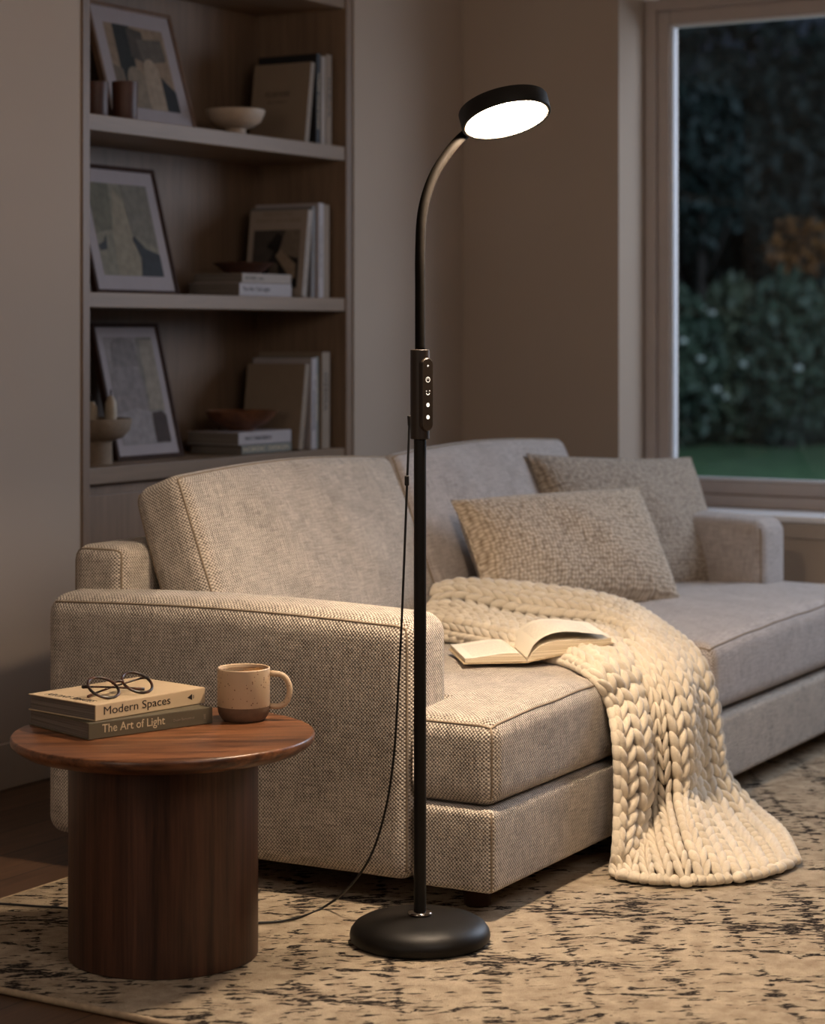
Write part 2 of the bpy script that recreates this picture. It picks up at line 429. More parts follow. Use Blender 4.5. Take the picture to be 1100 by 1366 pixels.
# ------------------------------------------------------------------ bookcase
bc = empty('bookcase', (BX0, YW, 0), label='tall built-in bookcase of pale brown wood recessed in the wall, three shelves', cat='bookcase')
w = BX1-BX0; dp = .40
def part(b, name, mat, par, **kw): return b.build(name, mat, par, **kw)
part(MB().box(.001, .035, -.006, dp, .0, BZ-.001), 'side_panel', M['shelfwood'], bc, bevel=.002)
part(MB().box(w-.059, w-.022, -.006, dp, .0, BZ-.001), 'side_panel', M['shelfwood'], bc, bevel=.002)
part(MB().box(w-.0215, w-.001, .006, .05, .0, BZ-.001), 'edge_strip', M['shelfwood'], bc)
part(MB().box(.035, w-.059, dp-.02, dp, 0, BZ-.001), 'back_panel', M['shelfwood'], bc)
for z0, z1 in ((.845, .895), (1.379, 1.425), (1.912, 1.962)):
    part(MB().box(.035, w-.059, 0, dp-.02, z0, z1), 'shelf', M['shelfedge'], bc, bevel=.002)
part(MB().box(.035, w-.059, 0, dp-.02, 2.452, BZ-.001), 'top_board', M['shelfedge'], bc, bevel=.002)
part(MB().box(.035, w-.059, .03, dp-.02, 0, .08), 'plinth', M['shelfwood'], bc)
for k in range(2):
    xa = .037+k*(w-.096)/2
    part(MB().box(xa, xa+(w-.10)/2, .004, .024, .085, .812), 'cupboard_door', M['shelfwood'], bc, bevel=.002)
part(MB().box(.035, w-.059, .03, .05, .08, .845), 'divider', M['shelfwood'], bc)

# ------------------------------------------------------------------ books
def make_book(L, T, D, cover, pages=None, label='', group=None, loc=(0, 0, 0), rot=(0, 0, 0), hinge=True):
    """lying: spine faces -y, runs x -L..0, thickness z 0..T"""
    r = empty('book', loc, rot, label, 'book', group)
    b = MB(); c = .0022
    b.box(-L, 0, 0, D, 0, c).box(-L, 0, 0, D, T-c, T).box(-L, 0, -.001, c, c*.4, T-c*.4)
    b.build('cover', cover, r, bevel=.0007)
    MB().box(-L+.003, -.003, c, D-.004, c, T-c).build('pages', pages or M['paper_grey'], r)
    return r
def spine_text(book, s, mat, x0, width, z0, h, bold=0.0, name='spine_title'):
    return text(s, name, mat, book, width, h, (x0, -.0012, z0), (PI/2, 0, 0), .0003, bold=bold)
ink = plain('dark_ink', '1b1511', .6); inkl = plain('pale_ink', 'cbb898', .6); inkg = plain('grey_ink', '857868', .6)
cov = {k: plain('cover_'+k, c, .6, .03) for k, c in dict(cream='c4ad8c', olive='58503f', beige='6e5c4c', beigelight='8b7a68', dark='1c1b1d', white='a9a1a2', grey='777372', sage='6f7069', tan='85705a', pale='9c8f84').items()}

# two books on the side table (spine direction measured from the photo)
TZ = .473
a = P(118, 988, Z=TZ); c_ = P(283, 965, Z=TZ); sang = math.atan2(c_.y-a.y, c_.x-a.x)
L1 = (c_-a).length
bk = make_book(L1, .0345, .235, cov['olive'], M['paper_grey'], 'dark olive hardback titled The Art of Light, lower of two books on the round table', 'books on the side table', loc=c_+Vector((0, 0, .0005)), rot=(0, 0, sang))
spine_text(bk, 'The Art of Light', inkl, -L1+.032, L1*.50, .0065, .0225)
spine_text(bk, 'Dusim Eamontrud', inkg, -L1*.325, L1*.17, .0145, .0052, name='author_name')
text('asna', 'publisher_mark', inkg, bk, .011, .005, (-.018, -.0012, .011), (PI/2, -PI/2, 0))
text('EXHIBITION VOLUME', 'cover_lettering', inkl, bk, .12, .008, (-L1+.012, .20, .0348), (0, 0, -PI/2))
a2 = P(127, 963, Z=TZ+.035); c2 = P(273, 938, Z=TZ+.035); sa2 = math.atan2(c2.y-a2.y, c2.x-a2.x); L2 = (c2-a2).length
bk2 = make_book(L2, .0335, .215, cov['cream'], M['paper_grey'], 'cream hardback titled Modern Spaces, upper of two books, under the glasses', 'books on the side table', loc=(c2.x, c2.y, TZ+.0356), rot=(0, 0, sa2))
spine_text(bk2, 'Modern Spaces', ink, -L2+.022, L2*.60, .0055, .0220)
MB().add([(-.052, -.0014, .0175), (-.038, -.0014, .011), (-.038, -.0014, .024)], [(0, 1, 2)]).build('triangle_mark', ink, bk2)
MB().add([(-.036, -.0014, .013), (-.032, -.0014, .0145), (-.032, -.0014, .0205), (-.036, -.0014, .022)], [(0, 1, 2, 3)]).build('triangle_mark', inkg, bk2)
text('ARONY SPACES', 'cover_lettering', ink, bk2, .150, .019, (-L2+.018, .185, .0337), (0, 0, -PI/2), .0002)

# shelf books
sq = [(0, 0), (1, 0), (1, 1), (0, 1)]
def stand(px0x, px1x, y, z, h, depth, lean, cover, label, group, title=None, tmat=None, tw=.5, tx=.2, th=.5, pages=None):
    T = px1x-px0x; d = math.radians(lean)
    b = make_book(h, T, depth, cover, pages, label, group, loc=(px0x, y, z+.0008+T*math.sin(d)), rot=(0, PI/2+d, 0))
    if title: spine_text(b, title, tmat or ink, -h+h*tx, h*tw, T*(1-th)/2, T*th)
    return b
def lay(x0, x1, y, z, T, depth, cover, label, group, rz=0, title=None, tmat=None, tw=.5, tx=.06, th=.4):
    b = make_book(x1-x0, T, depth, cover, None, label, group, loc=(x1, y, z), rot=(0, 0, rz))
    if title: spine_text(b, title, tmat or ink, -(x1-x0)*(1-tx), (x1-x0)*tw, T*(1-th)/2, T*th)
    return b
YB = 4.318
gt, gm, gb = 'books standing on the top shelf', 'books on the middle shelf', 'books on the lowest shelf'
Zt, Zm, Zb = 1.9625, 1.4255, .8955
b = stand(6.346, 6.372, YB, Zt, .285, .24, 8, cov['beigelight'], 'large plain taupe book leaning on the others, top shelf', gt, 'O E A L V A E  M  B  L T', inkg, .62, .22, .35)
text('VOLCANE HULAND', 'cover_title', plain('blind_stamp', '5c4c3f', .7), b, .105, .020, (-.165, .185, -.0004), (PI, 0, -PI/2), .0003)
text('POTTERY', 'cover_title', bpy.data.materials['blind_stamp'], b, .08, .010, (-.140, .17, -.0004), (PI, 0, -PI/2), .0003)
stand(6.417, 6.441, YB, Zt, .318, .25, .8, cov['dark'], 'tall black book with pale spine lettering on the top shelf', gt, 'NORDIC HOUSE KODAK', inkl, .62, .22, .5)
stand(6.447, 6.474, YB, Zt, .312, .22, .4, cov['pale'], 'pale grey book between the black one and the tan one, top shelf', gt, 'LIGHT', inkg, .22, .22, .35)
stand(6.4775, 6.516, YB, Zt, .322, .24, .2, cov['tan'], 'tan book farthest right on the top shelf', gt, 'HAZUMI', ink, .42, .26, .45)
# middle
b = stand(6.328, 6.357, YB, Zm, .305, .245, 7.5, cov['pale'], 'book with a photograph on its pale cover leaning on the middle shelf', gm, 'EVDO D DA AE ETHEN', inkg, .68, .2, .4)
text('MALIVETTRE', 'cover_title', inkg, b, .12, .013, (-.285, .185, -.0004), (PI, 0, -PI/2), .0003)
text('RUARTIT IAN RURNBE', 'cover_title', inkg, b, .19, .013, (-.262, .215, -.0004), (PI, 0, -PI/2), .0003)
def patch_(bk_, nm, polys):
    b_ = MB(); ms = []
    for i, (c, pts) in enumerate(polys):
        mm = bpy.data.materials.get('cover_ink_'+c) or plain('cover_ink_'+c, c, .7, .12, 40)
        if mm not in ms: ms.append(mm)
        b_.add([(-.030-p[1]*.205, .222-p[0]*.198, -.0004-.0002*i) for p in pts], [tuple(range(len(pts)))], ms.index(mm))
    b_.build(nm, ms, bk_, fix=False)
patch_(b, 'cover_photograph', [('443d38', sq), ('76695c', [(.55, .55), (1, .45), (1, 1), (.68, 1)]), ('1f1b19', [(.1, .1), (.45, .6), (.62, .9), (.5, .95), (.3, .7), (.35, .8), (.55, .6), (1, .5), (1, 0), (.2, 0)]),
    ('8d7c6a', [(.50, .55), (.60, .66), (.75, .55), (.95, .40), (.95, .15), (.8, .2), (.62, .42)]), ('6a5e52', [(.28, .1), (.42, .38), (.55, .42), (.6, .2), (.5, .05)])])
stand(6.400, 6.424, YB+.01, Zm, .318, .26, 1.1, cov['grey'], 'grey book behind the photograph cover on the middle shelf', gm, 'TOGETHER', inkg, .4, .3, .4)
stand(6.431, 6.464, YB, Zm, .332, .27, .3, cov['white'], 'white spined book standing on the middle shelf', gm, 'DEVERNUBLEZINE', inkg, .55, .24, .4)
stand(6.466, 6.506, YB+.004, Zm, .328, .27, .2, cov['tan'], 'tan book standing at the right end of the middle shelf', gm)
lay(5.985, 6.290, 4.335, Zm+.0005, .044, .215, cov['white'], 'white book at the bottom of the pair lying on the middle shelf', gm, title='Tie the Tall Light', tw=.52, th=.42)
lay(6.000, 6.288, 4.335, Zm+.0455, .032, .205, cov['pale'], 'thin greyish book lying on the white one under the wooden dish', gm, title='LIKENESS . som', tw=.36, th=.3)
# lowest
stand(6.308, 6.336, YB, Zb, .298, .245, 8.3, cov['beigelight'], 'plain taupe book leaning on the lowest shelf', gb)
stand(6.386, 6.418, YB, Zb, .318, .25, .5, cov['white'], 'white book with dark spine lettering on the lowest shelf', gb, 'TT. KANDENBERGS', ink, .55, .24, .4)
stand(6.422, 6.448, YB+.01, Zb, .322, .25, .4, cov['sage'], 'grey-green book standing on the lowest shelf', gb, 'NATURE OF HOUSES', inkl, .5, .2, .4)
stand(6.453, 6.502, YB, Zb, .338, .27, .3, cov['beigelight'], 'beige book with large dark spine lettering on the lowest shelf', gb, 'DIZEOUL', ink, .4, .22, .45)
lay(5.998, 6.290, 4.335, Zb+.0005, .030, .215, cov['sage'], 'grey-green book at the bottom of the pair on the lowest shelf', gb, title='         NORDIC DESIGN', tmat=inkl, tw=.9, tx=.03, th=.5)
lay(5.980, 6.288, 4.335, Zb+.0313, .042, .215, cov['white'], 'white book on top of the lying pair on the lowest shelf', gb, title='MAX E. WIRDENBERGS', tw=.5, tx=.12, th=.3)

# ------------------------------------------------------------------ framed pictures
def picture(cor, y_top, y_bot, fw, frame, matw, polys, label):
    """cor: TL TR BR BL pixels; leans back from y_bot at the shelf to y_top"""
    TL, TR = P(*cor[0], Y=y_top), P(*cor[1], Y=y_top); BR, BL = P(*cor[2], Y=y_bot), P(*cor[3], Y=y_bot)
    zb = cor[4]
    Wd = ((TR-TL).length+(BR-BL).length)/2; ce = (BR+BL)/2; ct = (TR+TL)/2
    H = math.hypot(ct.z-zb, y_top-y_bot); lean = math.atan2(y_top-y_bot, ct.z-zb)
    roll = 0
    r = empty('picture_frame', (ce.x, y_bot, zb+.001), (-lean, roll, 0), label, 'picture', 'framed pictures leaning on the shelves')
    t = .022
    b = MB(); b.box(-Wd/2, -Wd/2+fw, 0, t, 0, H).box(Wd/2-fw, Wd/2, 0, t, 0, H).box(-Wd/2+fw, Wd/2-fw, 0, t, 0, fw).box(-Wd/2+fw, Wd/2-fw, 0, t, H-fw, H)
    b.build('frame', frame, r, bevel=.0015)
    MB().box(-Wd/2+fw, Wd/2-fw, .006, .018, fw, H-fw).build('mat_board', M['mat'], r)
    x0, x1 = -Wd/2+fw+matw, Wd/2-fw-matw; z0, z1 = fw+matw*1.05, H-fw-matw
    mats = []; b = MB()
    for i, (c, pts) in enumerate(polys):
        nm = 'print_ink_'+c
        mm = bpy.data.materials.get(nm) or plain(nm, c, .8, .14, 35)
        if mm not in mats: mats.append(mm)
        b.add([(x0+(x1-x0)*p[0], .0055-.00025*i, z0+(z1-z0)*p[1]) for p in pts], [tuple(range(len(pts)))], mats.index(mm))
    b.build('artwork', mats, r, fix=False)
    return r
sq = [(0, 0), (1, 0), (1, 1), (0, 1)]
def arch(x0, x1, y0, y1, n=10):
    cx = (x0+x1)/2; rx = (x1-x0)/2; ry = (y1-y0)*.35
    return [(x0, y0), (x1, y0)]+[(cx+rx*math.cos(PI*k/n), y1-ry+ry*math.sin(PI*k/n)) for k in range(n+1)]
picture(((131, 1), (245, 25), (264, 166), (155, 152), Zt), 4.56, 4.44, .014, M['frame_tan'], .053, [
    ('8b7763', sq), ('2a2b29', [(.12, .0), (.38, .0), (.42, 1), (.14, 1)]), ('6f6254', [(0, 0), (.2, 0), (.16, .45), (0, .5)]),
    ('4b443d', [(.36, .62), (.62, .55), (.62, .95), (.36, .98)]), ('5e564d', [(.55, .55), (.95, .62), (.93, .88), (.5, .85)]), ('25272a', [(.62, 0), (1, 0), (1, .25), (.78, .42), (.62, .35)]),
    ('9c8b78', arch(.50, .78, 0, .62)), ('837564', arch(.20, .50, 0, .50))],
    'tan framed abstract print of dark and cream arches leaning on the top shelf')
picture(((116, 219), (225, 228), (241, 389), (130, 388), Zm), 4.55, 4.44, .014, M['frame_dark'], .046, [
    ('7f7a6b', sq), ('686557', [(0, .45), (.3, .5), (.35, 1), (0, 1)]), ('8c8371', [(.25, 0), (.68, 0), (.55, .8), (.42, .95), (.28, .5)]), ('746f64', [(.6, .45), (1, .3), (1, 1), (.55, 1)]),
    ('34373a', [(.62, 0), (1, 0), (1, .24), (.78, .30), (.62, .44), (.58, .40), (.68, .2)]), ('3f4142', [(0, .32), (.1, .36), (.16, .45), (.13, .28), (.02, .26)])],
    'dark framed abstract print with jagged slate shapes leaning on the middle shelf')
picture(((132, 431), (224, 431), (244, 606), (160, 612), Zb), 4.55, 4.44, .014, M['frame_dark'], .033, [
    ('8d8583', sq), ('7d776f', [(.62, .3), (1, .3), (1, 1), (.66, 1), (.62, .8)]), ('91877a', [(.7, .32), (1, .32), (1, .97), (.72, .97)]), ('847c7b', arch(.02, .66, .30, .74, 14)), ('7c7472', arch(.12, .62, .72, 1.0)),
    ('918a8a', [(0, 0), (.7, 0), (.66, .3), (.4, .34), (0, .28)]), ('41332f', [(.7, .01), (1, .01), (1, .26), (.92, .3), (.72, .29)])],
    'dark framed pale abstract print with rounded grey forms leaning on the lowest shelf')

# ------------------------------------------------------------------ shelf objects
def vase(prof, loc, mat, name, label, cat, group=None, n=40):
    o = MB().lathe(prof, n).build(name, mat, smooth='auto', loc=loc)
    return tag(o, label, cat, group)
cup = [(0, 0), (.040, 0), (.042, .004), (.0415, .05), (.044, .108), (.0435, .111), (.040, .110), (.037, .05), (.036, .008), (0, .007)]
vase([(q*.95, z) for q, z in cup], (5.287, 4.375, Zt), M['dark_ceramic'], 'clay_cup', 'dark brown clay cup in the left corner of the top shelf', 'cup', 'clay cups on the top shelf')
cup2 = [(r*.93, z*1.08) for r, z in cup]
vase(cup2, (5.394, 4.345, Zt), M['dark_ceramic'], 'clay_cup', 'dark brown clay cup in front of the tan picture frame', 'cup', 'clay cups on the top shelf')
ped = [(0, 0), (.040, 0), (.040, .004), (.034, .022), (.036, .028), (.062, .036), (.087, .054), (.099, .080), (.1005, .092), (.097, .093), (.090, .074), (.066, .050), (0, .042)]
vase(ped, (6.052, 4.40, Zt), M['cream_ceramic'], 'footed_bowl', 'pale cream footed bowl in the middle of the top shelf', 'bowl')
ped3 = [(0, 0), (.062, 0), (.063, .003), (.062, .078), (.066, .086), (.095, .096), (.118, .125), (.124, .155), (.124, .166), (.120, .167), (.117, .150), (.10, .115), (.06, .100), (0, .097)]
vase([(q*.98, z*.85) for q, z in ped3], (5.322, 4.415, Zb), M['bowl_stone'], 'pedestal_bowl', 'matte stone-beige pedestal bowl on the lowest shelf by the side panel', 'bowl')
for (x, y, h, lab) in ((5.358, 4.448, .112, 'off-white candle in the pedestal bowl, half hidden by the side panel'), (5.388, 4.396, .130, 'cream tapered candle in the pedestal bowl, in front of the picture frame')):
    c = empty('candle', (x, y, Zb+.100), label=lab, cat='candle', group='candles in the pedestal bowl')
    hh = h-.02
    MB().lathe([(0, 0), (.018, 0), (.019, hh*.55), (.018, hh*.80), (.011, hh*.93), (.008, hh), (0, hh)], 24).build('wax', M['candle'], c, smooth='auto')
    MB().lathe([(0, hh-.002), (.0025, hh-.001), (.0022, hh+.02), (0, hh+.021)], 8).build('wick', M['wick'], c)
dish = [(0, 0), (.060, 0), (.062, .003), (.095, .030), (.108, .036), (.105, .038), (.09, .034), (.055, .010), (0, .008)]
vase(dish, (6.155, 4.44, Zm+.0785), M['dark_ceramic'], 'wooden_dish', 'shallow dark wooden dish on the two books lying on the middle shelf', 'dish')
wb = [(0, 0), (.045, 0), (.047, .004), (.085, .022), (.112, .045), (.124, .066), (.120, .067), (.105, .047), (.08, .030), (.04, .012), (0, .010)]
vase(wb, (6.140, 4.44, Zb+.0742), M['woodbowl'], 'wooden_bowl', 'brown wooden bowl on the books lying on the lowest shelf', 'bowl')

# ------------------------------------------------------------------ rug
rx0, rx1, ry0, ry1 = 3.285, 7.30, .55, 3.42
V, F, _ = soft([(rx0, rx1, ry0, ry1, .0005, .014)], .0065, .12)
b = MB().add(V, F)
rug = b.build('area_rug', M['rug'], smooth=True)
tag(rug, 'large cream area rug with a worn dark diamond pattern under the sofa and lamp', 'rug')
cnr = [(rx0, ry0), (rx1, ry0), (rx1, ry1), (rx0, ry1)]
pp = []
for k in range(4):
    a_, b_ = cnr[k], cnr[(k+1) % 4]
    for i in range(60): pp.append((a_[0]+(b_[0]-a_[0])*i/60, a_[1]+(b_[1]-a_[1])*i/60, .0078))
MB().tube(pp, .0072, 8, closed=True).build('binding', M['rug_edge'], rug, smooth=True)

# ------------------------------------------------------------------ sofa
sofa = empty('sofa', (SC[0], SC[1], 0), (0, 0, SD), 'long low sofa upholstered in oatmeal woven fabric, standing on the rug', 'sofa')
def upholstered(name, boxes, r, mat, step=.05, puff=None, seams=(), par=sofa, loc=None, rot=None):
    V, F, mp = soft(boxes, r, step, puff)
    o = MB().add(V, F).build(name, mat, par, smooth=True, loc=loc, rot=rot)
    if seams:
        b = MB()
        for path in seams:
            pts = []
            for a_, b_ in zip(path[:-1], path[1:]):
                q = [mp(p) for p in line(a_, b_, max(6, int((Vector(b_)-Vector(a_)).length/.02)))]
                pts += q if not pts else q[1:]
            b.tube(pts, .0028, 8)
        b.build('piping', M['piping'], o, smooth=True)
    return o
SL, BD = 2.86, 1.24
upholstered('base', [(.0, SL, 0, .205, .072, .256), (.19, 2.65, .10, 1.15, .072, .256)], .018, M['sofa'], .08, None,
            [[(0.0, 0, .256), (0, 0, .072)]])
# arms
AH = .657
def armpuff(o): return (0, 0, .0)
def arm(u0, u1, v0, v1, z1, outer_left):
    uo = u0 if outer_left else u1
    so = u0+.004 if outer_left else u1-.004
    V0 = [(uo, v1, .12), (uo, v1, z1), (uo, v0, z1), (uo, v0, .075)]
    s1 = [[(so, v1, .1), (so, v1, z1), (so, v0, z1), (so, v0, .075)]]
    if outer_left: s1 = [[(u0+.0, v1-.02, z1-.0), (u0+.0, v0, z1), (u0, v0, .08)]]
    ui = u1 if outer_left else u0
    s1.append([(ui, v0, .30), (ui, v0, z1)]) if not outer_left else None
    def pf(o):
        t = max(0, min(1, (o.y-v0)/(v1-v0))); s = max(0, min(1, (o.x-u0)/(u1-u0)))
        top = max(0, (o.z-.5)/.15)
        return (0, 0, top*.012*math.sin(PI*s)+top*.013*math.sin(PI*min(1, t*1.02)))
    return upholstered('armrest', [(u0, u1, v0, v1, .072, z1)], .045, M['sofa'] if outer_left else M['sofa_far'], .05, pf, s1)
arm(0, .197, .209, BD, AH-.004, True)
arm(2.625, 2.855, .345, BD, .672, False)
# back frame
upholstered('back_frame', [(.10, 2.80, 1.075, 1.235, .3, .775)], .04, M['sofa'], .08, None,
            [[(.104, 1.075, .5), (.104, 1.075, .775), (.104, 1.235, .775), (.104, 1.235, .5)]])
# seat cushions
def seatpuff(u0, u1, v0, v1, zt, amp):
    def f(o):
        a_ = max(0, min(1, (o.x-u0)/(u1-u0))); b_ = max(0, min(1, (o.y-v0)/(v1-v0)))
        k = (math.sin(PI*a_)*math.sin(PI*min(1, b_*.9+.08)))**.6 if 0 < a_ < 1 and 0 < b_ < 1 else 0
        up = max(0, (o.z-zt+.09)/.09)
        wr = .003*math.sin(o.x*23+o.y*9)*math.sin(o.y*17-o.x*5)
        bul = 0 if up > .98 else -.010*math.sin(PI*max(0, min(1, (o.z-.26)/.19)))*(1 if o.y < v0+.03 else 0)
        return (0, bul, up*(amp*k+wr*k))
    return f
zs0, zs1 = .259, .446
upholstered('seat_cushion', [(.20, 1.296, .0, .95, zs0, zs1), (.008, .30, .0, .204, zs0, zs1)], .042, M['sofa'], .04, seatpuff(0, 1.3, -.1, .95, zs1, .034),
            [[(.008, .20, zs1), (.008, 0, zs1), (1.296, 0, zs1), (1.296, .3, zs1)], [(.008, 0, zs1-.0), (.008, 0, zs0)]])
upholstered('seat_cushion', [(1.302, 2.62, .0, .95, zs0+.008, zs1+.012), (2.50, 2.85, .0, .34, zs0+.008, zs1+.012)], .045, M['sofa_far'], .045, seatpuff(1.3, 2.86, -.1, .95, zs1+.012, .030),
            [[(1.302, .3, zs1+.012), (1.302, 0, zs1+.012), (2.85, 0, zs1+.012)]])
# back cushions: built upright, tipped back
def backcush(u0, u1, h, th, mat, loc, lean, rz=0):
    wdt = u1-u0
    def pf(o):
        a_ = max(0, min(1, o.x/wdt)); c_ = max(0, min(1, o.z/h))
        k = (max(0, math.sin(PI*a_))*max(0, math.sin(PI*c_)))**.55
        f = (th/2-o.y)/(th/2)
        return (.012*math.sin(PI*c_)*(1 if a_ > .5 else -1)*abs(2*a_-1)**3, -.038*k*f+.004*math.sin(o.x*19+o.z*13)*k, .020*math.sin(PI*a_)*(c_**3))
    return upholstered('back_cushion', [(0, wdt, 0, th, 0, h)], .040, mat, .045, pf,
                       [[(0, 0, 0), (0, 0, h), (wdt, 0, h), (wdt, 0, 0)], [(0, th, 0), (0, th, h), (wdt, th, h), (wdt, th, 0)]],
                       loc=loc, rot=(-lean, 0, rz))
backcush(.215, 1.285, .535, .155, M['sofa'], (.215, .80, .455), math.radians(21))
backcush(1.29, 2.45, .530, .155, M['sofa_far'], (1.292, .80, .462), math.radians(21))
for (u, v) in ((.12, .10), (.12, 1.12), (2.74, .10), (2.74, 1.12)):
    MB().lathe([(0, .0135), (.026, .0135), (.030, .018), (.034, .073), (0, .073)], 28).build('foot', M['frame_dark'], sofa, smooth='auto', loc=(u, v, 0))

# ------------------------------------------------------------------ pillows
def pillow(BL, BR, TR, TL, th, mat, label, puffy=1.0):
    """corner points (world); a cushion sewn between four pointed corners"""
    BL, BR, TR, TL = map(Vector, (BL, BR, TR, TL))
    org = (BL+BR)/2
    n = 36; V = []; F = []; uvs = []
    N = ((BR-BL).cross(TL-BL)).normalized()      # towards the viewer side
    wd = (BR-BL).length; ht = (TL-BL).length
    def pt(i, j, side):
        s, t = i/n*2-1, j/n*2-1
        # edges pulled inward between the corners
        s2 = s*(1-.05*(1-t*t)); t2 = t*(1-.05*(1-s*s))
        a_, b_ = (s2+1)/2, (t2+1)/2
        p = BL.lerp(BR, a_).lerp(TL.lerp(TR, a_), b_)
        k = ((1-s*s)*(1-t*t))
        h = th/2*k**.42*puffy*(1+.06*math.sin(7*s+3*t)*k)
        return p+N*(h*side)-org
    for side in (1, -1):
        b0 = len(V)
        for j in range(n+1):
            for i in range(n+1): V.append(pt(i, j, side))
        for j in range(n):
            for i in range(n):
                q = (b0+j*(n+1)+i, b0+j*(n+1)+i+1, b0+(j+1)*(n+1)+i+1, b0+(j+1)*(n+1)+i)
                c = [(i/n*wd, j/n*ht), ((i+1)/n*wd, j/n*ht), ((i+1)/n*wd, (j+1)/n*ht), (i/n*wd, (j+1)/n*ht)]
                F.append(q if side > 0 else q[::-1]); uvs.append(c if side > 0 else c[::-1])
    b = MB(); b.add(V, F, 0, None, uvs)
    o = b.build('throw_pillow', mat, smooth=True, loc=org, fix=False)
    tag(o, label, 'pillow', 'throw pillows on the sofa')
    ed = [pt(i, 0, 1) for i in range(n)]+[pt(n, j, 1) for j in range(n)]+[pt(n-i, n, 1) for i in range(n)]+[pt(0, n-j, 1) for j in range(n)]
    MB().tube(ed, .0035, 8, closed=True).build('seam', mat, o, smooth=True)
    return o
def WS(px, py, **k):
    q = S(px, py, **k); return W(q.x, q.y, q.z)
# front lumbar pillow
pillow(WS(648, 806, v=.66), WS(909, 803, v=.40), WS(851, 650, v=.58), WS(602, 668, v=.84), .19, M['pillow_a'],
       'oblong oat-coloured knotted pillow in front, leaning by the knitted blanket')
pillow(WS(760, 800, v=.74), WS(972, 789, v=.52), WS(921, 611, v=.74), WS(703, 606, v=.94), .20, M['pillow_b'],
       'larger taupe textured pillow standing behind the oblong one near the window')

# ------------------------------------------------------------------ knitted throw
def cr(p0, p1, p2, p3, t):
    return .5*((2*p1)+(p2-p0)*t+(2*p0-5*p1+4*p2-p3)*t*t+(3*p1-p0-3*p2+p3)*t**3)
def interp(L, x):
    n = len(L)-1; x = max(0, min(n-1e-6, x)); i = int(x); t = x-i
    g = lambda k: L[max(0, min(n, k))]
    return cr(g(i-1), L[i], L[i+1], g(i+2), t)
def seatpx(px, py, z): return S(px, py, Z=z)
def row_seat(t0, t1, hump, mid=None):
    a_, b_ = seatpx(*t0), seatpx(*t1); out = []
    for k in range(5):
        p = a_.lerp(b_, k/4); p.z += hump[k]; out.append(p)
    return out
def row_drop(t0, t1, off):
    (ax, ay, av), (bx, by, bv) = t0, t1
    out = []
    for k in range(5):
        f = k/4
        q = S(ax+(bx-ax)*f, ay+(by-ay)*f, v=av+(bv-av)*f-off[k]); out.append(q)
    return out
rows = [
    row_seat((560, 848, .487), (585, 803, .535), (0, .0, .01, .02, -.02)),
    row_seat((600, 852, .487), (612, 795, .545), (0, .0, .02, .03, -.02)),
    row_seat((655, 864, .487), (680, 800, .53), (0, -.005, .0, .035, -.01)),
    row_seat((712, 876, .487), (760, 806, .52), (0, -.012, -.005, .03, -.01)),
    row_seat((758, 886, .485), (830, 816, .510), (0, -.012, .005, .02, -.005)),
    row_seat((790, 905, .470), (885, 842, .490), (.0, -.006, .012, .008, 0)),
    row_drop((812, 940, -.010), (926, 876, .00), (.0, -.004, .02, .008, .0)),
    row_drop((820, 985, -.045), (944, 925, -.035), (0, -.012, .024, .010, .0)),
    row_drop((823, 1040, -.050), (951, 985, -.045), (0, -.016, .030, .012, .0)),
    row_drop((822, 1095, -.050), (962, 1030, -.060), (.005, -.012, .035, .020, .0)),
]
def fl(px, py, z): return S(px, py, Z=z)
rows += [
    [S(820, 1138, v=-.070), S(862, 1125, v=-.095), fl(915, 1116, .100), fl(960, 1098, .075), fl(1003, 1078, .045)],
    [fl(817, 1158, .030), fl(868, 1158, .045), fl(930, 1150, .060), fl(990, 1140, .045), fl(1042, 1110, .035)],
    [fl(819, 1166, .028), fl(872, 1173, .030), fl(936, 1174, .030), fl(1006, 1166, .030), fl(1062, 1146, .030)]]
def surf(s, t):
    c = [interp([rows[i][k] for i in range(len(rows))], s) for k in range(5)]
    p = interp(c, t*4)
    w_ = min(1, max(0, (s-4.5)/1.5)); fade = 1-.9*min(1, max(0, (s-8.3)/1.8))
    tcs = .50*(1-w_)+.26*w_
    k = (1-math.exp(-((t-tcs)/.055)**2))*min(1, t/.10)*min(1, (1-t)/.12)*fade
    amp = .030
    k2 = .012*math.sin(2*PI*(t*2.6+.1*s))*w_*fade*min(1, t/.1)*min(1, (1-t)/.1)
    q = amp*k+k2
    return p+Vector((0, -q*w_*.95, q*(1-w_*.95)))
def nrm(s, t):
    e = .02
    a_ = surf(min(len(rows)-1, s+e), t)-surf(max(0, s-e), t); b_ = surf(s, min(1, t+e))-surf(s, max(0, t-e))
    n_ = b_.cross(a_)
    if n_.length < 1e-9: return Vector((0, 0, 1))
    n_.normalize()
    return n_ if n_.dot(Vector((0, -1, .7))) > 0 else -n_
sgn = 1
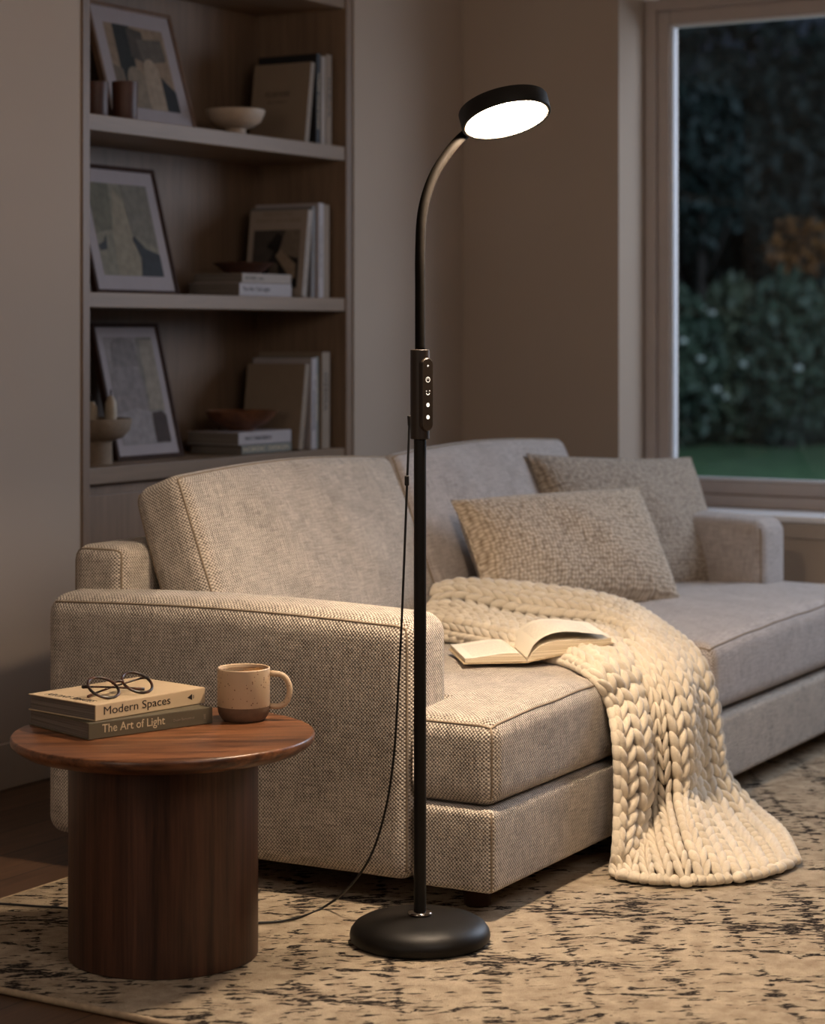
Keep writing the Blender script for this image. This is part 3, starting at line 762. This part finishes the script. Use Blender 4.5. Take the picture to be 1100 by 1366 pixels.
# arc length tables, one for each column of stitches
NS = 300
def table(t):
    acc = [0]; pv = surf(0, t)
    for i in range(1, NS+1):
        p = surf((len(rows)-1)*i/NS, t); acc.append(acc[-1]+(p-pv).length); pv = p
    return acc
def s_at(d, acc):
    d = max(0, min(acc[-1], d)); lo, hi = 0, NS
    while hi-lo > 1:
        mid = (lo+hi)//2
        if acc[mid] <= d: lo = mid
        else: hi = mid
    f = (d-acc[lo])/max(1e-9, acc[hi]-acc[lo]); return (len(rows)-1)*(lo+f)/NS
NC = 11; PITCH = .038
sph = []
RN, RS = 7, 9
for a_ in range(1, RN):
    for k in range(RS):
        th = PI*a_/RN; ph = 2*PI*k/RS
        sph.append((math.cos(th), math.sin(th)*math.cos(ph), math.sin(th)*math.sin(ph)))
sph += [(1, 0, 0), (-1, 0, 0)]
sf = []
for a_ in range(RN-2):
    for k in range(RS):
        k2 = (k+1) % RS; sf.append((a_*RS+k, a_*RS+k2, (a_+1)*RS+k2, (a_+1)*RS+k))
for k in range(RS):
    k2 = (k+1) % RS
    sf.append((len(sph)-2, k2, k)); sf.append((len(sph)-1, (RN-2)*RS+k, (RN-2)*RS+k2))
b = MB()
def lobe(p, q, n_, wid, thk):
    d = (q-p); L = d.length/2; d.normalize(); sd = n_.cross(d).normalized(); nn = d.cross(sd)
    c = (p+q)/2
    V = []
    for (x, y, z) in sph:
        # teardrop: fat in the middle, a little hooked
        xx = x*L*1.28
        V.append(c+d*xx+sd*(y*wid)+nn*(z*thk-.004*x*x))
    b.add(V, sf)
for c in range(NC):
    tc = (c+.5)/NC; acc = table(tc); NR = max(1, round(acc[-1]/PITCH)); pit = acc[-1]/NR
    for r in range(NR):
        jit = random.uniform(-.05, .05)
        s0, s1 = s_at((r-.2+jit)*pit, acc), s_at((r+1.0+jit)*pit, acc)
        pw = (surf(s0, min(1, (c+1)/NC))-surf(s0, c/NC)).length
        n_ = nrm(s0, tc)*sgn
        for sg in (-1, 1):
            en = surf(s1, min(.999, max(.001, tc+sg*.09/NC)))+n_*.000
            st_ = surf(s0, min(.999, max(.001, tc+sg*.40/NC)))+n_*.012
            wid = min(.0135, max(.0065, pw*.19))*random.uniform(.93, 1.07)
            lobe(en, st_, n_, wid, .0165)
# rolled side edges and hem
bl = b.build('knitted_blanket', M['wool'], smooth=True, loc=(SC[0], SC[1], 0), rot=(0, 0, SD), fix=True)
tag(bl, 'chunky cream knitted blanket draped over the sofa seat and down onto the rug', 'blanket')
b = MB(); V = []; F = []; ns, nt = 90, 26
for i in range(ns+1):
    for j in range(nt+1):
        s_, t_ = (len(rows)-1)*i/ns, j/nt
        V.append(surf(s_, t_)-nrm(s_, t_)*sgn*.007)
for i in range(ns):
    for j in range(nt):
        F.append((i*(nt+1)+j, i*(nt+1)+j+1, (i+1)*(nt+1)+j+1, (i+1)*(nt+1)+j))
b.add(V, F); b.build('gap_shade_sheet', M['wool_shade'], bl, smooth=True)  # dark sheet closing the holes, stands in for shade between stitches
b = MB()
for tt in (0.0, 1.0):
    d = 0; acc = table(tt)
    while d < acc[-1]:
        s0, s1 = s_at(d, acc), s_at(d+.045, acc); n_ = nrm(s0, .02 if tt == 0 else .98)*sgn
        lobe(surf(s0, tt)+n_*.002, surf(s1, tt)+n_*.004, n_, .012, .012); d += .034
k = 0
while k < 24:
    t0, t1 = k/24, min(1, (k+1.2)/24); e = len(rows)-1
    o1, o2 = [Vector((random.uniform(-.006, .006), random.uniform(-.010, .004), random.uniform(-.002, .004))) for _ in range(2)]
    lobe(surf(e, t0)+o1, surf(e, t1)+o2, Vector((0, 0, 1)), random.uniform(.015, .020), .014); k += 1
b.build('edge_stitches', M['wool'], bl, smooth=True)

# ------------------------------------------------------------------ open book
ob = empty('open_book', W(.0, .0, 0), (0, 0, SD), 'open paperback lying spread on the seat cushion and the edge of the blanket', 'book')
m = Mat('printed_page'); s = m.n('ShaderNodeSeparateXYZ', {0: m.coord('UV')})
ln = m.math('GREATER_THAN', m.math('SINE', m.math('MULTIPLY', s.outputs[1], 2*PI*30)), .1)
wd_ = m.math('GREATER_THAN', m.noise(m.coord('UV', (60, 30, 1)), 1, 1), .42)
inx = m.math('MULTIPLY', m.math('GREATER_THAN', s.outputs[0], .12), m.math('LESS_THAN', s.outputs[0], .86))
iny = m.math('MULTIPLY', m.math('GREATER_THAN', s.outputs[1], .1), m.math('LESS_THAN', s.outputs[1], .86))
f = m.math('MULTIPLY', m.math('MULTIPLY', ln, wd_), m.math('MULTIPLY', inx, iny))
m.set(color=m.mix(m.math('MULTIPLY', f, .38).outputs[0], lin('efe5d2'), lin('8c7f6e')), rough=.8); M['print'] = m.m
zB = .491
sp0 = S(703, 884, Z=zB+.0); sp1 = S(660, 848, Z=zB)           # spine, near end and far end
lf0 = S(613, 886, Z=zB); rt0 = S(801, 864, Z=zB+.025)
spd = (sp1-sp0); spd.z = 0
# keep real book proportions
hgt = .25; spd = spd.normalized()*hgt
wl = (lf0-sp0); wl.z = 0; wlen = .155
ldir = wl.normalized()*wlen
wr = (rt0-sp0); wr.z = 0; rdir = wr.normalized()*.235
def half(dirv, bow, lift, name, pages_t, n=14, k=8):
    """page block as a curved slab from the spine outward"""
    up = Vector((0, 0, 1)); top = []; bot = []
    for i in range(n+1):
        f = i/n
        z_top = pages_t*(1-.25*f)+bow*math.sin(PI*min(1, f*1.15)**.7)*.9*(1-f*.35)+lift*f
        if f < .12: z_top *= (f/.12)**.5*.8+.2
        z_bot = .003+lift*f*.9
        top.append((f, z_top)); bot.append((f, min(z_bot, z_top-.001)))
    V = []; F = []; uv = []
    for j in range(k+1):
        for f, z in top: V.append(sp0+dirv*f+spd*(j/k)+up*z)
    o = len(V)
    for j in range(k+1):
        for f, z in bot: V.append(sp0+dirv*f+spd*(j/k)+up*z)
    w_ = n+1
    bt = MB(); Ft = []; uvt = []
    for j in range(k):
        for i in range(n):
            Ft.append((j*w_+i, j*w_+i+1, (j+1)*w_+i+1, (j+1)*w_+i)); uvt.append([(i/n, j/k), ((i+1)/n, j/k), ((i+1)/n, (j+1)/k), (i/n, (j+1)/k)])
    bt.add([v+up*.0006 for v in V[:o]], Ft, 0, None, uvt)
    bt.build('page', M['print'], ob, smooth=True, fix=False)
    bs = MB(); Fs = []
    for i in range(n):
        Fs.append((i, i+1, o+i+1, o+i)); Fs.append((k*w_+i, o+k*w_+i, o+k*w_+i+1, k*w_+i+1))
        for j in range(k): Fs.append((o+j*w_+i, o+(j+1)*w_+i, o+(j+1)*w_+i+1, o+j*w_+i+1)); Fs.append((j*w_+i, j*w_+i+1, (j+1)*w_+i+1, (j+1)*w_+i))
    for j in range(k): Fs.append((j*w_+n, (j+1)*w_+n, o+(j+1)*w_+n, o+j*w_+n)); Fs.append((j*w_, o+j*w_, o+(j+1)*w_, (j+1)*w_))
    bs.add(V, Fs); bs.build(name, M['paper_warm'], ob)
    # cover board
    bc_ = MB()
    for (f, z) in ():
        pass
    q = [sp0+dirv*(-.01)-spd*.012, sp0+dirv*1.03-spd*.012+up*lift*.93, sp0+dirv*1.03+spd*1.012+up*lift*.93, sp0+dirv*(-.01)+spd*1.012]
    bc_.add(q+[v+up*.0018 for v in q], [(0, 3, 2, 1), (4, 5, 6, 7), (0, 1, 5, 4), (1, 2, 6, 5), (2, 3, 7, 6), (3, 0, 4, 7)])
    bc_.build('cover', cov['cream'], ob)
half(ldir, .010, .0, 'page_block', .017)
half(rdir, .026, .036, 'page_block', .016)
# one page standing a little off the right hand stack
V = []; F = []; uv = []
for j in range(7):
    for i in range(15):
        f = i/14; V.append(sp0+rdir*f*.96+spd*(j/6)+Vector((0, 0, .012+.048*math.sin(PI*min(1, f*.95)**.62)*(1-.25*f)+.040*f)))
for j in range(6):
    for i in range(14):
        F.append((j*15+i, j*15+i+1, (j+1)*15+i+1, (j+1)*15+i)); uv.append([(i/14, j/6), ((i+1)/14, j/6), ((i+1)/14, (j+1)/6), (i/14, (j+1)/6)])
MB().add(V, F, 0, None, uv).build('lifted_page', M['print'], ob, smooth=True, fix=False)

# ------------------------------------------------------------------ side table
tc = (3.640, 2.830)
tb = empty('side_table', (tc[0], tc[1], 0), label='round walnut side table on a thick drum base, holding books and a mug', cat='table')
MB().lathe([(0, TZ-.034), (.268, TZ-.034), (.292, TZ-.031), (.311, TZ-.018), (.3135, TZ-.014), (.3135, TZ-.004), (.3115, TZ-.001), (.309, TZ), (0, TZ)], 128).build('tabletop', M['walnut'], tb, smooth='auto')
MB().lathe([(0, .0145), (.194, .0145), (.196, .0165), (.196, TZ-.034), (0, TZ-.034)], 96).build('drum_base', M['walnut_v'], tb, smooth='auto')

# ------------------------------------------------------------------ mug
mc = P(325, 960, Z=TZ)
mg = empty('mug', (mc.x, mc.y+.0, TZ+.0005), (0, 0, 0), 'cream speckled stoneware mug with a bare brown foot, full of tea', 'mug')
R_ = .0565; Hm = .112
MB().lathe([(R_-.001, .030), (R_, .032), (R_, Hm-.002), (R_-.0015, Hm), (R_-.004, Hm-.001), (R_-.005, Hm-.004), (R_-.005, .02), (0, .012)], 64).build('body', M['mug'], mg, smooth='auto')
MB().lathe([(0, 0), (.043, 0), (.047, .003), (.0535, .013), (R_-.0005, .024), (R_+.0002, .031), (0, .031)], 64).build('foot_band', M['mug_band'], mg, smooth='auto')
MB().lathe([(0, Hm-.0075), (R_-.0048, Hm-.0073)], 48).build('tea', M['tea'], mg, smooth=True)
hd = Vector((RT[0], RT[1], 0))
pts = []
for k in range(25):
    a_ = PI/2-PI*k/24
    rr = .036 if a_ > 0 else .034
    pts.append(hd*(R_+.010+.032*math.cos(a_)**.8 if math.cos(a_) > 0 else R_+.010)+Vector((0, 0, .062+rr*math.sin(a_))))
pts = [hd*(R_-.003)+Vector((0, 0, .099))]+pts+[hd*(R_-.003)+Vector((0, 0, .030))]
MB().tube(pts, .0064, 12).build('handle', M['mug'], mg, smooth=True)

# ------------------------------------------------------------------ glasses on the upper book
g0 = P(150, 932, Z=TZ+.0702); g1 = P(213, 922, Z=TZ+.0702)
ga = math.atan2(g1.y-g0.y, g1.x-g0.x)
gl = empty('eyeglasses', (g0.x, g0.y, TZ+.0700), (0, 0, ga), 'round tortoiseshell eyeglasses resting folded on the cream book', 'eyeglasses')
GS = (P(200, 910, D=4.62)-P(150, 917, D=4.62)).length/.066
tilt = math.radians(56); Mg = Matrix.Rotation(-tilt, 4, 'X')
lr = .0245*GS*1.10; dx = .066*GS*1.16
def oval(cx, n=40): return [Mg @ Vector((cx+lr*1.08*math.cos(2*PI*k/n), 0, lr*1.0+.003+lr*math.sin(2*PI*k/n))) for k in range(n)]
for cx in (0, dx):
    rim = MB().tube(oval(cx), .0031, 8, closed=True).build('rim', M['tort'], gl, smooth=True)
    MB().add(oval(cx, 32), [tuple(range(32))]).build('lens', M['lens'], rim)
br_ = [Mg @ Vector((dx/2+x*.0125*GS, .0, lr*1.35+.004*(1-x*x))) for x in (-1, -.6, -.2, .2, .6, 1)]
MB().tube(br_, .0031, 8).build('bridge', M['tort'], gl, smooth=True)
for sg, x0 in ((-1, -lr*1.08), (1, dx+lr*1.08)):
    h0 = Mg @ Vector((x0, 0, lr*1.4)); e0 = h0+Vector((sg*.006, .004, -.001))
    far = Vector((x0-sg*(dx+lr*1.5), .040 if sg < 0 else .052, .004))
    midp = e0.lerp(far, .55)+Vector((0, .010, .002))
    pl = [Mg @ Vector((x0+(-sg)*.002, 0, lr*1.35)), h0, e0+Vector((0, .004, 0))]
    for k in range(1, 13):
        f = k/12; q = (e0+Vector((0, .008, 0)))*(1-f)**2+midp*2*f*(1-f)+far*f*f; pl.append(q)
    pl.append(far+Vector((-sg*.012, -.004, -.0015)))
    MB().tube(pl, [.0035, .0038, .0034]+[.0022]*10+[.0028, .0034, .003], 8).build('temple', M['tort'], gl, smooth=True)

# ------------------------------------------------------------------ floor lamp
LB = P(560, 1256, Z=.014); DL = 4.757
lx, ly = LB.x, LB.y
lamp = empty('floor_lamp', (lx, ly, 0), label='slim black gooseneck floor lamp with a lit round head, in front of the sofa', cat='lamp')
loc3 = Vector((lx, ly, 0))
def lz(y): return CAMZ+(HY-y)*DL/FPX
MB().lathe([(0, .0145), (.140, .0145), (.1465, .020), (.149, .030), (.147, .040), (.138, .052), (.122, .061), (.095, .067), (.06, .070), (0, .0715)], 96).build('base', M['black'], lamp, smooth='auto')
MB().lathe([(.012, .070), (.025, .071), (.0265, .0745), (.0245, .078), (.015, .0795), (.012, .0795)], 48).build('collar', M['chrome'], lamp, smooth=True)
MB().lathe([(0, .072), (.0132, .072), (.0132, lz(583)), (0, lz(583))], 32).build('lower_pole', M['black'], lamp, smooth='auto')
zh0, zh1 = lz(583), lz(466)
hs = MB().lathe([(0, zh0-.001), (.0196, zh0), (.0204, zh0+.001), (.0204, zh1-.001), (.0196, zh1), (0, zh1+.0002)], 48).build('control_housing', M['housing'], lamp, smooth='auto')
# control pad: a pill standing off the housing, turned to the camera's right
pa = math.radians(40)
nx = Vector((-FW[0]*math.cos(pa)+RT[0]*math.sin(pa), -FW[1]*math.cos(pa)+RT[1]*math.sin(pa), 0))
tx_ = Vector((-nx.y, nx.x, 0))
if tx_.dot(Vector((RT[0], RT[1], 0))) < 0: tx_ = -tx_
zc = (lz(477)+lz(572))/2; hh = (lz(477)-lz(572))/2; pw = .0146
def pill(w_, h_, n=14):
    out = []
    for k in range(n+1): a_ = PI*k/n; out.append((w_*math.cos(a_), h_-w_+w_*math.sin(a_)))
    for k in range(n+1): a_ = PI+PI*k/n; out.append((w_*math.cos(a_), -(h_-w_)+w_*math.sin(a_)))
    return out
pl = pill(pw, hh); N_ = len(pl); V = []
for dep, sc2 in ((.010, 1), (.0245, 1), (.0258, .93)):
    for (a_, z_) in pill(pw*sc2, hh-(1-sc2)*pw): V.append(nx*dep+tx_*a_+Vector((0, 0, zc+z_)))
F = [tuple(range(N_))[::-1], tuple(range(2*N_, 3*N_))]
for l_ in range(2):
    for k in range(N_): k2 = (k+1) % N_; F.append((l_*N_+k, l_*N_+k2, (l_+1)*N_+k2, (l_+1)*N_+k))
pad = MB().add(V, F).build('control_pad', M['housing'], hs, smooth='auto')
def on_pad(pts2, z0, lift=.0261): return [nx*lift+tx_*a_+Vector((0, 0, z0+z_)) for a_, z_ in pts2]
def annulus(b, z0, r0, r1, a0=0, a1=2*PI, n=28, cx=0):
    o = [(cx+r1*math.cos(a0+(a1-a0)*k/n), r1*math.sin(a0+(a1-a0)*k/n)) for k in range(n+1)]
    i = [(cx+r0*math.cos(a0+(a1-a0)*k/n), r0*math.sin(a0+(a1-a0)*k/n)) for k in range(n+1)]
    b.add(on_pad(o+i, z0), [(k, k+1, n+2+k, n+1+k) for k in range(n)])
zi = [lz(y) for y in (487, 505, 522, 538, 554)]
b = MB()   # small spark with a dot
b.add(on_pad([(0, .0034), (.0007, .0007), (.0032, 0), (.0007, -.0007), (0, -.0034), (-.0007, -.0007), (-.0032, 0), (-.0007, .0007)], zi[0]), [(0, 1, 7), (2, 3, 1), (4, 5, 3), (6, 7, 5), (1, 3, 5, 7)])
b.build('icon_spark', M['icon'], pad, fix=False)
b = MB(); annulus(b, zi[1], .0047, .0058); b.add(on_pad([(-.0006, .0004), (.0006, .0004), (.0006, .0034), (-.0006, .0034)], zi[1]), [(0, 1, 2, 3)]); b.build('icon_power', M['icon'], pad, fix=False)
b = MB(); annulus(b, zi[2], .0038, .0052, PI*1.05, PI*1.95); annulus(b, zi[2]+.0032, 0, .0010, cx=-.0042, n=12); annulus(b, zi[2]+.0036, 0, .0010, cx=.0046, n=12); b.build('icon_mode', M['icon'], pad, fix=False)
b = MB(); annulus(b, zi[3], 0, .0043); b.build('icon_dot', M['icon'], pad, fix=False)
b = MB(); annulus(b, zi[4], .0, .0043); b.build('icon_level', M['icon'], pad, fix=False)
b = MB(); annulus(b, zi[4], .0005, .0013); [None]
b.v = [tuple(Vector(v)+nx*.0003) for v in b.v]; b.build('icon_mark', M['housing'], pad, fix=False)
# gooseneck
head_n = (Vector((RT[0], RT[1], 0))*.215-Vector((FW[0], FW[1], 0))*.30+Vector((0, 0, -.93))).normalized()
DH = DL+.01
hc = P(675.4, 160.4, D=DH)-loc3
gp = [(560, 470), (560, 420), (560, 380), (560, 340), (562, 293), (568.6, 260), (580, 231), (594.6, 207.7), (608.7, 190), (621.7, 178)]
base_pts = []
for i, (x, y) in enumerate(gp):
    f = max(0, (340-y)/(340-178)); D_ = DL+.062*f*f
    base_pts.append(P(x, y, D=D_)-loc3)
back = hc-head_n*.040
e1_ = Vector((RT[0], RT[1], 0)); e1_ = (e1_-head_n*e1_.dot(head_n)).normalized()
e2_ = Vector((FW[0], FW[1], 0)); e2_ = e2_-head_n*e2_.dot(head_n); e2_ = (e2_-e1_*e2_.dot(e1_)).normalized()
rd = (-e1_*.78+e2_*.63).normalized()
ng = (P(622, 177.5, D=DL+.075)-loc3)
base_pts = base_pts[:9]+[ng, P(634, 166, D=DL+.085)-loc3, hc+rd*.055-head_n*.056, hc+rd*.02-head_n*.040]
gn = []
for i in range(len(base_pts)-1):
    for k in range(5): gn.append(interp(base_pts, i+k/5))
gn.append(base_pts[-1])
MB().tube(gn, .0108, 20).build('gooseneck', M['neck'], lamp, smooth=True)
Mq = Matrix.Translation(hc) @ Vector((0, 0, -1)).rotation_difference(head_n).to_matrix().to_4x4()
RH = .0985
sh = MB().lathe([(RH-.0065, .004), (RH-.006, 0), (RH-.001, 0), (RH, .001), (RH, .0345), (RH-.0015, .037), (RH-.006, .038), (0, .038)], 96, M=Mq).build('lamp_head', M['black'], lamp, smooth='auto')
MB().lathe([(0, .0012), (RH-.0085, .0014), (RH-.008, .006), (0, .006)], 96, M=Mq).build('diffuser', M['diffuser'], sh, smooth='auto')

rimm = Mat('diffuser_rim_glow').set(color=lin('f0d4ac'), ec=(1., .66, .36, 1), es=1.15).m
MB().lathe([(RH-.0085, .0009), (RH-.0062, .0009), (RH-.0062, .0012), (RH-.0085, .0012)], 96, M=Mq, close=True).build('diffuser_rim', rimm, sh, smooth='auto')

# ------------------------------------------------------------------ lamp cable
cp = [(546, 558, 4.765), (545, 590, 4.765), (543, 640, 4.765), (540, 720, 4.77), (536, 820, 4.775), (531, 920, 4.785), (525, 1010, 4.795), (514, 1080, 4.81), (495, 1140, 4.83), (466, 1183, 4.86)]
pts = [P(x, y, D=d) for x, y, d in cp]
pts += [P(x, y, Z=.0185) for x, y in ((430, 1211), (390, 1226), (345, 1231))]
pts += [Vector((3.84, 2.93, .0185)), Vector((3.81, 3.06, .0185))]
pts += [P(x, y, Z=.0185) for x, y in ((93, 1212), (50, 1209))]+[Vector((3.74, 3.40, .0185)), Vector((3.72, 3.47, .006)), Vector((3.66, 3.75, .0045)), Vector((3.5, 4.15, .0045))]
cb = []
for i in range(len(pts)-1):
    for k in range(8): cb.append(interp(pts, i+k/8))
cb.append(pts[-1])
off = Vector((cb[0].x, cb[0].y, 0))
cable = MB().tube([p-off for p in cb], .0027, 10).build('power_cable', M['cable'], smooth=True, loc=off)
tag(cable, 'thin black power cable hanging from the lamp control and running behind the side table', 'cable')
q = P(542.5, 641, D=4.765)-off
MB().box(-.007, .007, -.005, .005, -.011, .011).build('cable_clip', M['cable'], cable, bevel=.002, loc=q, rot=(0, 0, ANG))
q = P(546, 560, D=4.765)-off
MB().lathe([(0, -.012), (.004, -.012), (.005, .008), (0, .010)], 16).build('strain_relief', M['cable'], cable, smooth='auto', loc=q)

# ------------------------------------------------------------------ garden beyond the window
def leafmat(name, c1, c2):
    m = Mat(name); oi = m.noise(m.coord(), 1.7, 2); 
    m.set(color=m.ramp(oi, [(.3, lin(c1)), (.7, lin(c2))]), rough=.6); return m.m
M['lawn'] = plain('lawn_grass', '3f5a36', .9, .25, 3)
M['leaf_a'] = leafmat('laurel_leaf', '26372a', '4d5c4a'); M['leaf_b'] = leafmat('box_leaf', '2c3828', '5d634c'); M['leaf_c'] = leafmat('conifer_leaf', '1b2723', '34433f')
M['leaf_o'] = leafmat('autumn_leaf', '5e3614', '94602a'); M['bark'] = plain('bark', '3a332e', .9, .2); M['bloom'] = plain('white_blossom', 'c9ccc2', .7)
M['soil'] = plain('garden_soil', '1d1a16', .95)
struct(MB().box(XW+.36, 60, -30, 60, -.32, -.30), 'ground', M['lawn'])
def leaves(b, c, rad, n, size, mi=0, shape=1.0):
    for _ in range(n):
        while True:
            v = Vector((random.uniform(-1, 1), random.uniform(-1, 1), random.uniform(-1, 1)))
            if v.length <= 1: break
        v = v*(.55+.45*random.random()) if v.length < .5 else v
        p = Vector((c[0]+v.x*rad[0], c[1]+v.y*rad[1], c[2]+v.z*rad[2]))
        if p.z < -.25: continue
        e = Euler((random.uniform(0, 6.3), random.uniform(0, 6.3), random.uniform(0, 6.3))).to_matrix()
        s_ = size*random.uniform(.6, 1.4)
        q = [e @ Vector(k)*s_+p for k in ((-1, 0, 0), (0, -.5, .1), (1, 0, 0), (0, .5, .1))]
        b.add(q, [(0, 1, 2, 3)], mi)
def gp_(px, D): q = P(px, 445, D=D); return q.x, q.y
def shrub(px, D, rad, mat, label, n=1500, bloom=0, size=.10):
    x, y = gp_(px, D)
    r = empty('garden_shrub', (x, y, -.30), label=label, cat='shrub', group='shrubs of the hedge outside')
    b = MB(); leaves(b, (0, 0, rad[2]), rad, n, size); b.build('foliage', mat, r, fix=False)
    b = MB()
    for k in range(5):
        a_ = k*1.3; b.tube([(0.05*math.cos(a_), .05*math.sin(a_), -.01), (rad[0]*.3*math.cos(a_), rad[1]*.3*math.sin(a_), rad[2]*.6), (rad[0]*.5*math.cos(a_), rad[1]*.5*math.sin(a_), rad[2]*1.2)], [.03, .02, .01], 6)
    b.build('stem', M['bark'], r)
    if bloom:
        b = MB()
        for _ in range(bloom):
            a_ = random.uniform(0, 6.3); z_ = random.uniform(.2, 1.8)*rad[2]; rr = math.sqrt(max(0, 1-((z_-rad[2])/rad[2])**2))
            b.lathe([(0, -.05), (.055, -.02), (.06, .02), (0, .05)], 7, M=Matrix.Translation((rad[0]*rr*math.cos(a_)*.98, rad[1]*rr*math.sin(a_)*.98, z_)))
        b.build('blossom', M['bloom'], r)
shrub(908, 31, (.62, .62, 1.14), M['leaf_a'], 'dark green shrub at the window frame side of the hedge outside', 1500, 9)
shrub(978, 31.6, (.64, .64, 1.22), M['leaf_b'], 'shrub with white blossoms in the middle of the hedge outside', 1600, 12)
shrub(1050, 31, (.64, .64, 1.26), M['leaf_a'], 'leafy green shrub below the orange foliage outside', 1600, 6)
shrub(1122, 31.6, (.64, .64, 1.2), M['leaf_b'], 'olive green shrub cut by the right edge of the photo', 1300, 4)
def tree(px, D, h, rad, mat, label, n, trunk=.12, size=.16, zc_=None, lean=0):
    x, y = gp_(px, D)
    r = empty('garden_tree', (x, y, -.30), label=label, cat='tree', group='trees beyond the hedge')
    b = MB(); b.tube([(0, 0, -.02), (lean*.3, 0, h*.35), (lean*.6, lean*.2, h*.7), (lean, 0, h)], [trunk, trunk*.8, trunk*.55, trunk*.2], 10)
    for k in range(7):
        a_ = k*2.1; z_ = h*(.3+.08*k); b.tube([(lean*z_/h, 0, z_), (rad[0]*.45*math.cos(a_), rad[1]*.45*math.sin(a_), z_+.5), (rad[0]*.8*math.cos(a_), rad[1]*.8*math.sin(a_), z_+1.1)], [trunk*.4, trunk*.25, trunk*.1], 6)
    b.build('trunk', M['bark'], r, smooth=True)
    b = MB(); leaves(b, (0, 0, zc_ or h*.62), rad, n, size); b.build('crown', mat, r, fix=False)
tree(935, 36, 5.2, (1.0, 1.0, 1.5), M['leaf_c'], 'tree with a pale visible trunk behind the hedge at the left of the window', 700, .11, .13, 4.4, .2)
tree(1010, 42, 6.6, (1.6, 1.5, 2.8), M['leaf_c'], 'dark dense tree behind the hedge in the middle of the window', 2600, .14, .17, 4.2)
tree(1105, 38.5, 6.2, (1.5, 1.4, 2.8), M['leaf_c'], 'dark tree behind the hedge at the right edge of the window', 2800, .14, .17, 4.2)
tree(1068, 33.6, 3.4, (.85, .5, .5), M['leaf_o'], 'small tree with orange autumn foliage above the hedge', 230, .05, .08, 2.9)
x, y = gp_(1010, 46)
wood_ = MB()
for k in range(9):
    leaves(wood_, ((k-4)*.9*2.2*RT[0], (k-4)*.9*2.2*RT[1], 4.3+random.uniform(-.4, .4)), (1.9, 1.9, 5.2), 1500, .25)
wd = wood_.build('woodland', M['leaf_c'], loc=(x, y, -.30), fix=False)
tag(wd, 'dark mass of distant trees closing off the garden', 'woodland', kind='stuff')

# ------------------------------------------------------------------ lights
def area(name, loc, target, size, energy, color, size_y=None, shape='RECTANGLE', spread=PI):
    l = bpy.data.lights.new(name, 'AREA'); l.shape = shape; l.size = size; l.size_y = size_y or size
    l.energy = energy; l.color = color; l.spread = spread
    o = bpy.data.objects.new(name, l); col.objects.link(o); o.location = loc
    o.rotation_euler = (Vector(target)-Vector(loc)).to_track_quat('-Z', 'Y').to_euler(); return o
area('dusk_skylight', (8.6, 1.2, 2.4), (5.2, 1.6, .6), 2.0, 148, (.76, .82, 1.0), 1.8)
area('overhead_fill', (2.6, .2, 2.7), (4.6, 2.6, .4), 1.6, 31, (1., .85, .76))  # added warm fill from overhead, unseen, no fitting there
area('left_fill', (-.8, 2.2, 1.9), (5.0, 4.2, .9), 1.2, 13, (1., .82, .66))  # unseen fill added on the left to brighten the shelves
area('garden_fill', (16, 2, 9), (25, 10, 0), 6, 1700, (.62, .78, 1.0))  # fill lamp added outdoors to brighten hedge and trees
w_ = bpy.data.worlds.new('dusk'); sc.world = w_; w_.use_nodes = True
nt_ = w_.node_tree; nt_.nodes['Background'].inputs[0].default_value = (.20, .27, .42, 1); nt_.nodes['Background'].inputs[1].default_value = .07

# ------------------------------------------------------------------ camera
cam = bpy.data.cameras.new('camera'); co = bpy.data.objects.new('camera', cam); col.objects.link(co)
co.location = (0, 0, CAMZ); co.rotation_euler = (PI/2, 0, ANG-PI/2)
cam.sensor_fit = 'AUTO'; cam.sensor_width = 36; cam.lens = FPX/1366*36; cam.shift_y = (HY-683)/1366
cam.dof.use_dof = True; cam.dof.focus_distance = 4.85; cam.dof.aperture_fstop = 3.2
cam.clip_end = 200; sc.camera = co
sc.view_settings.view_transform = 'Standard'
sc.view_settings.exposure = 0.35
sc.cycles.use_denoising = True
sc.cycles.max_bounces = 8
sc.cycles.transparent_max_bounces = 8
sc.cycles.sample_clamp_indirect = 6
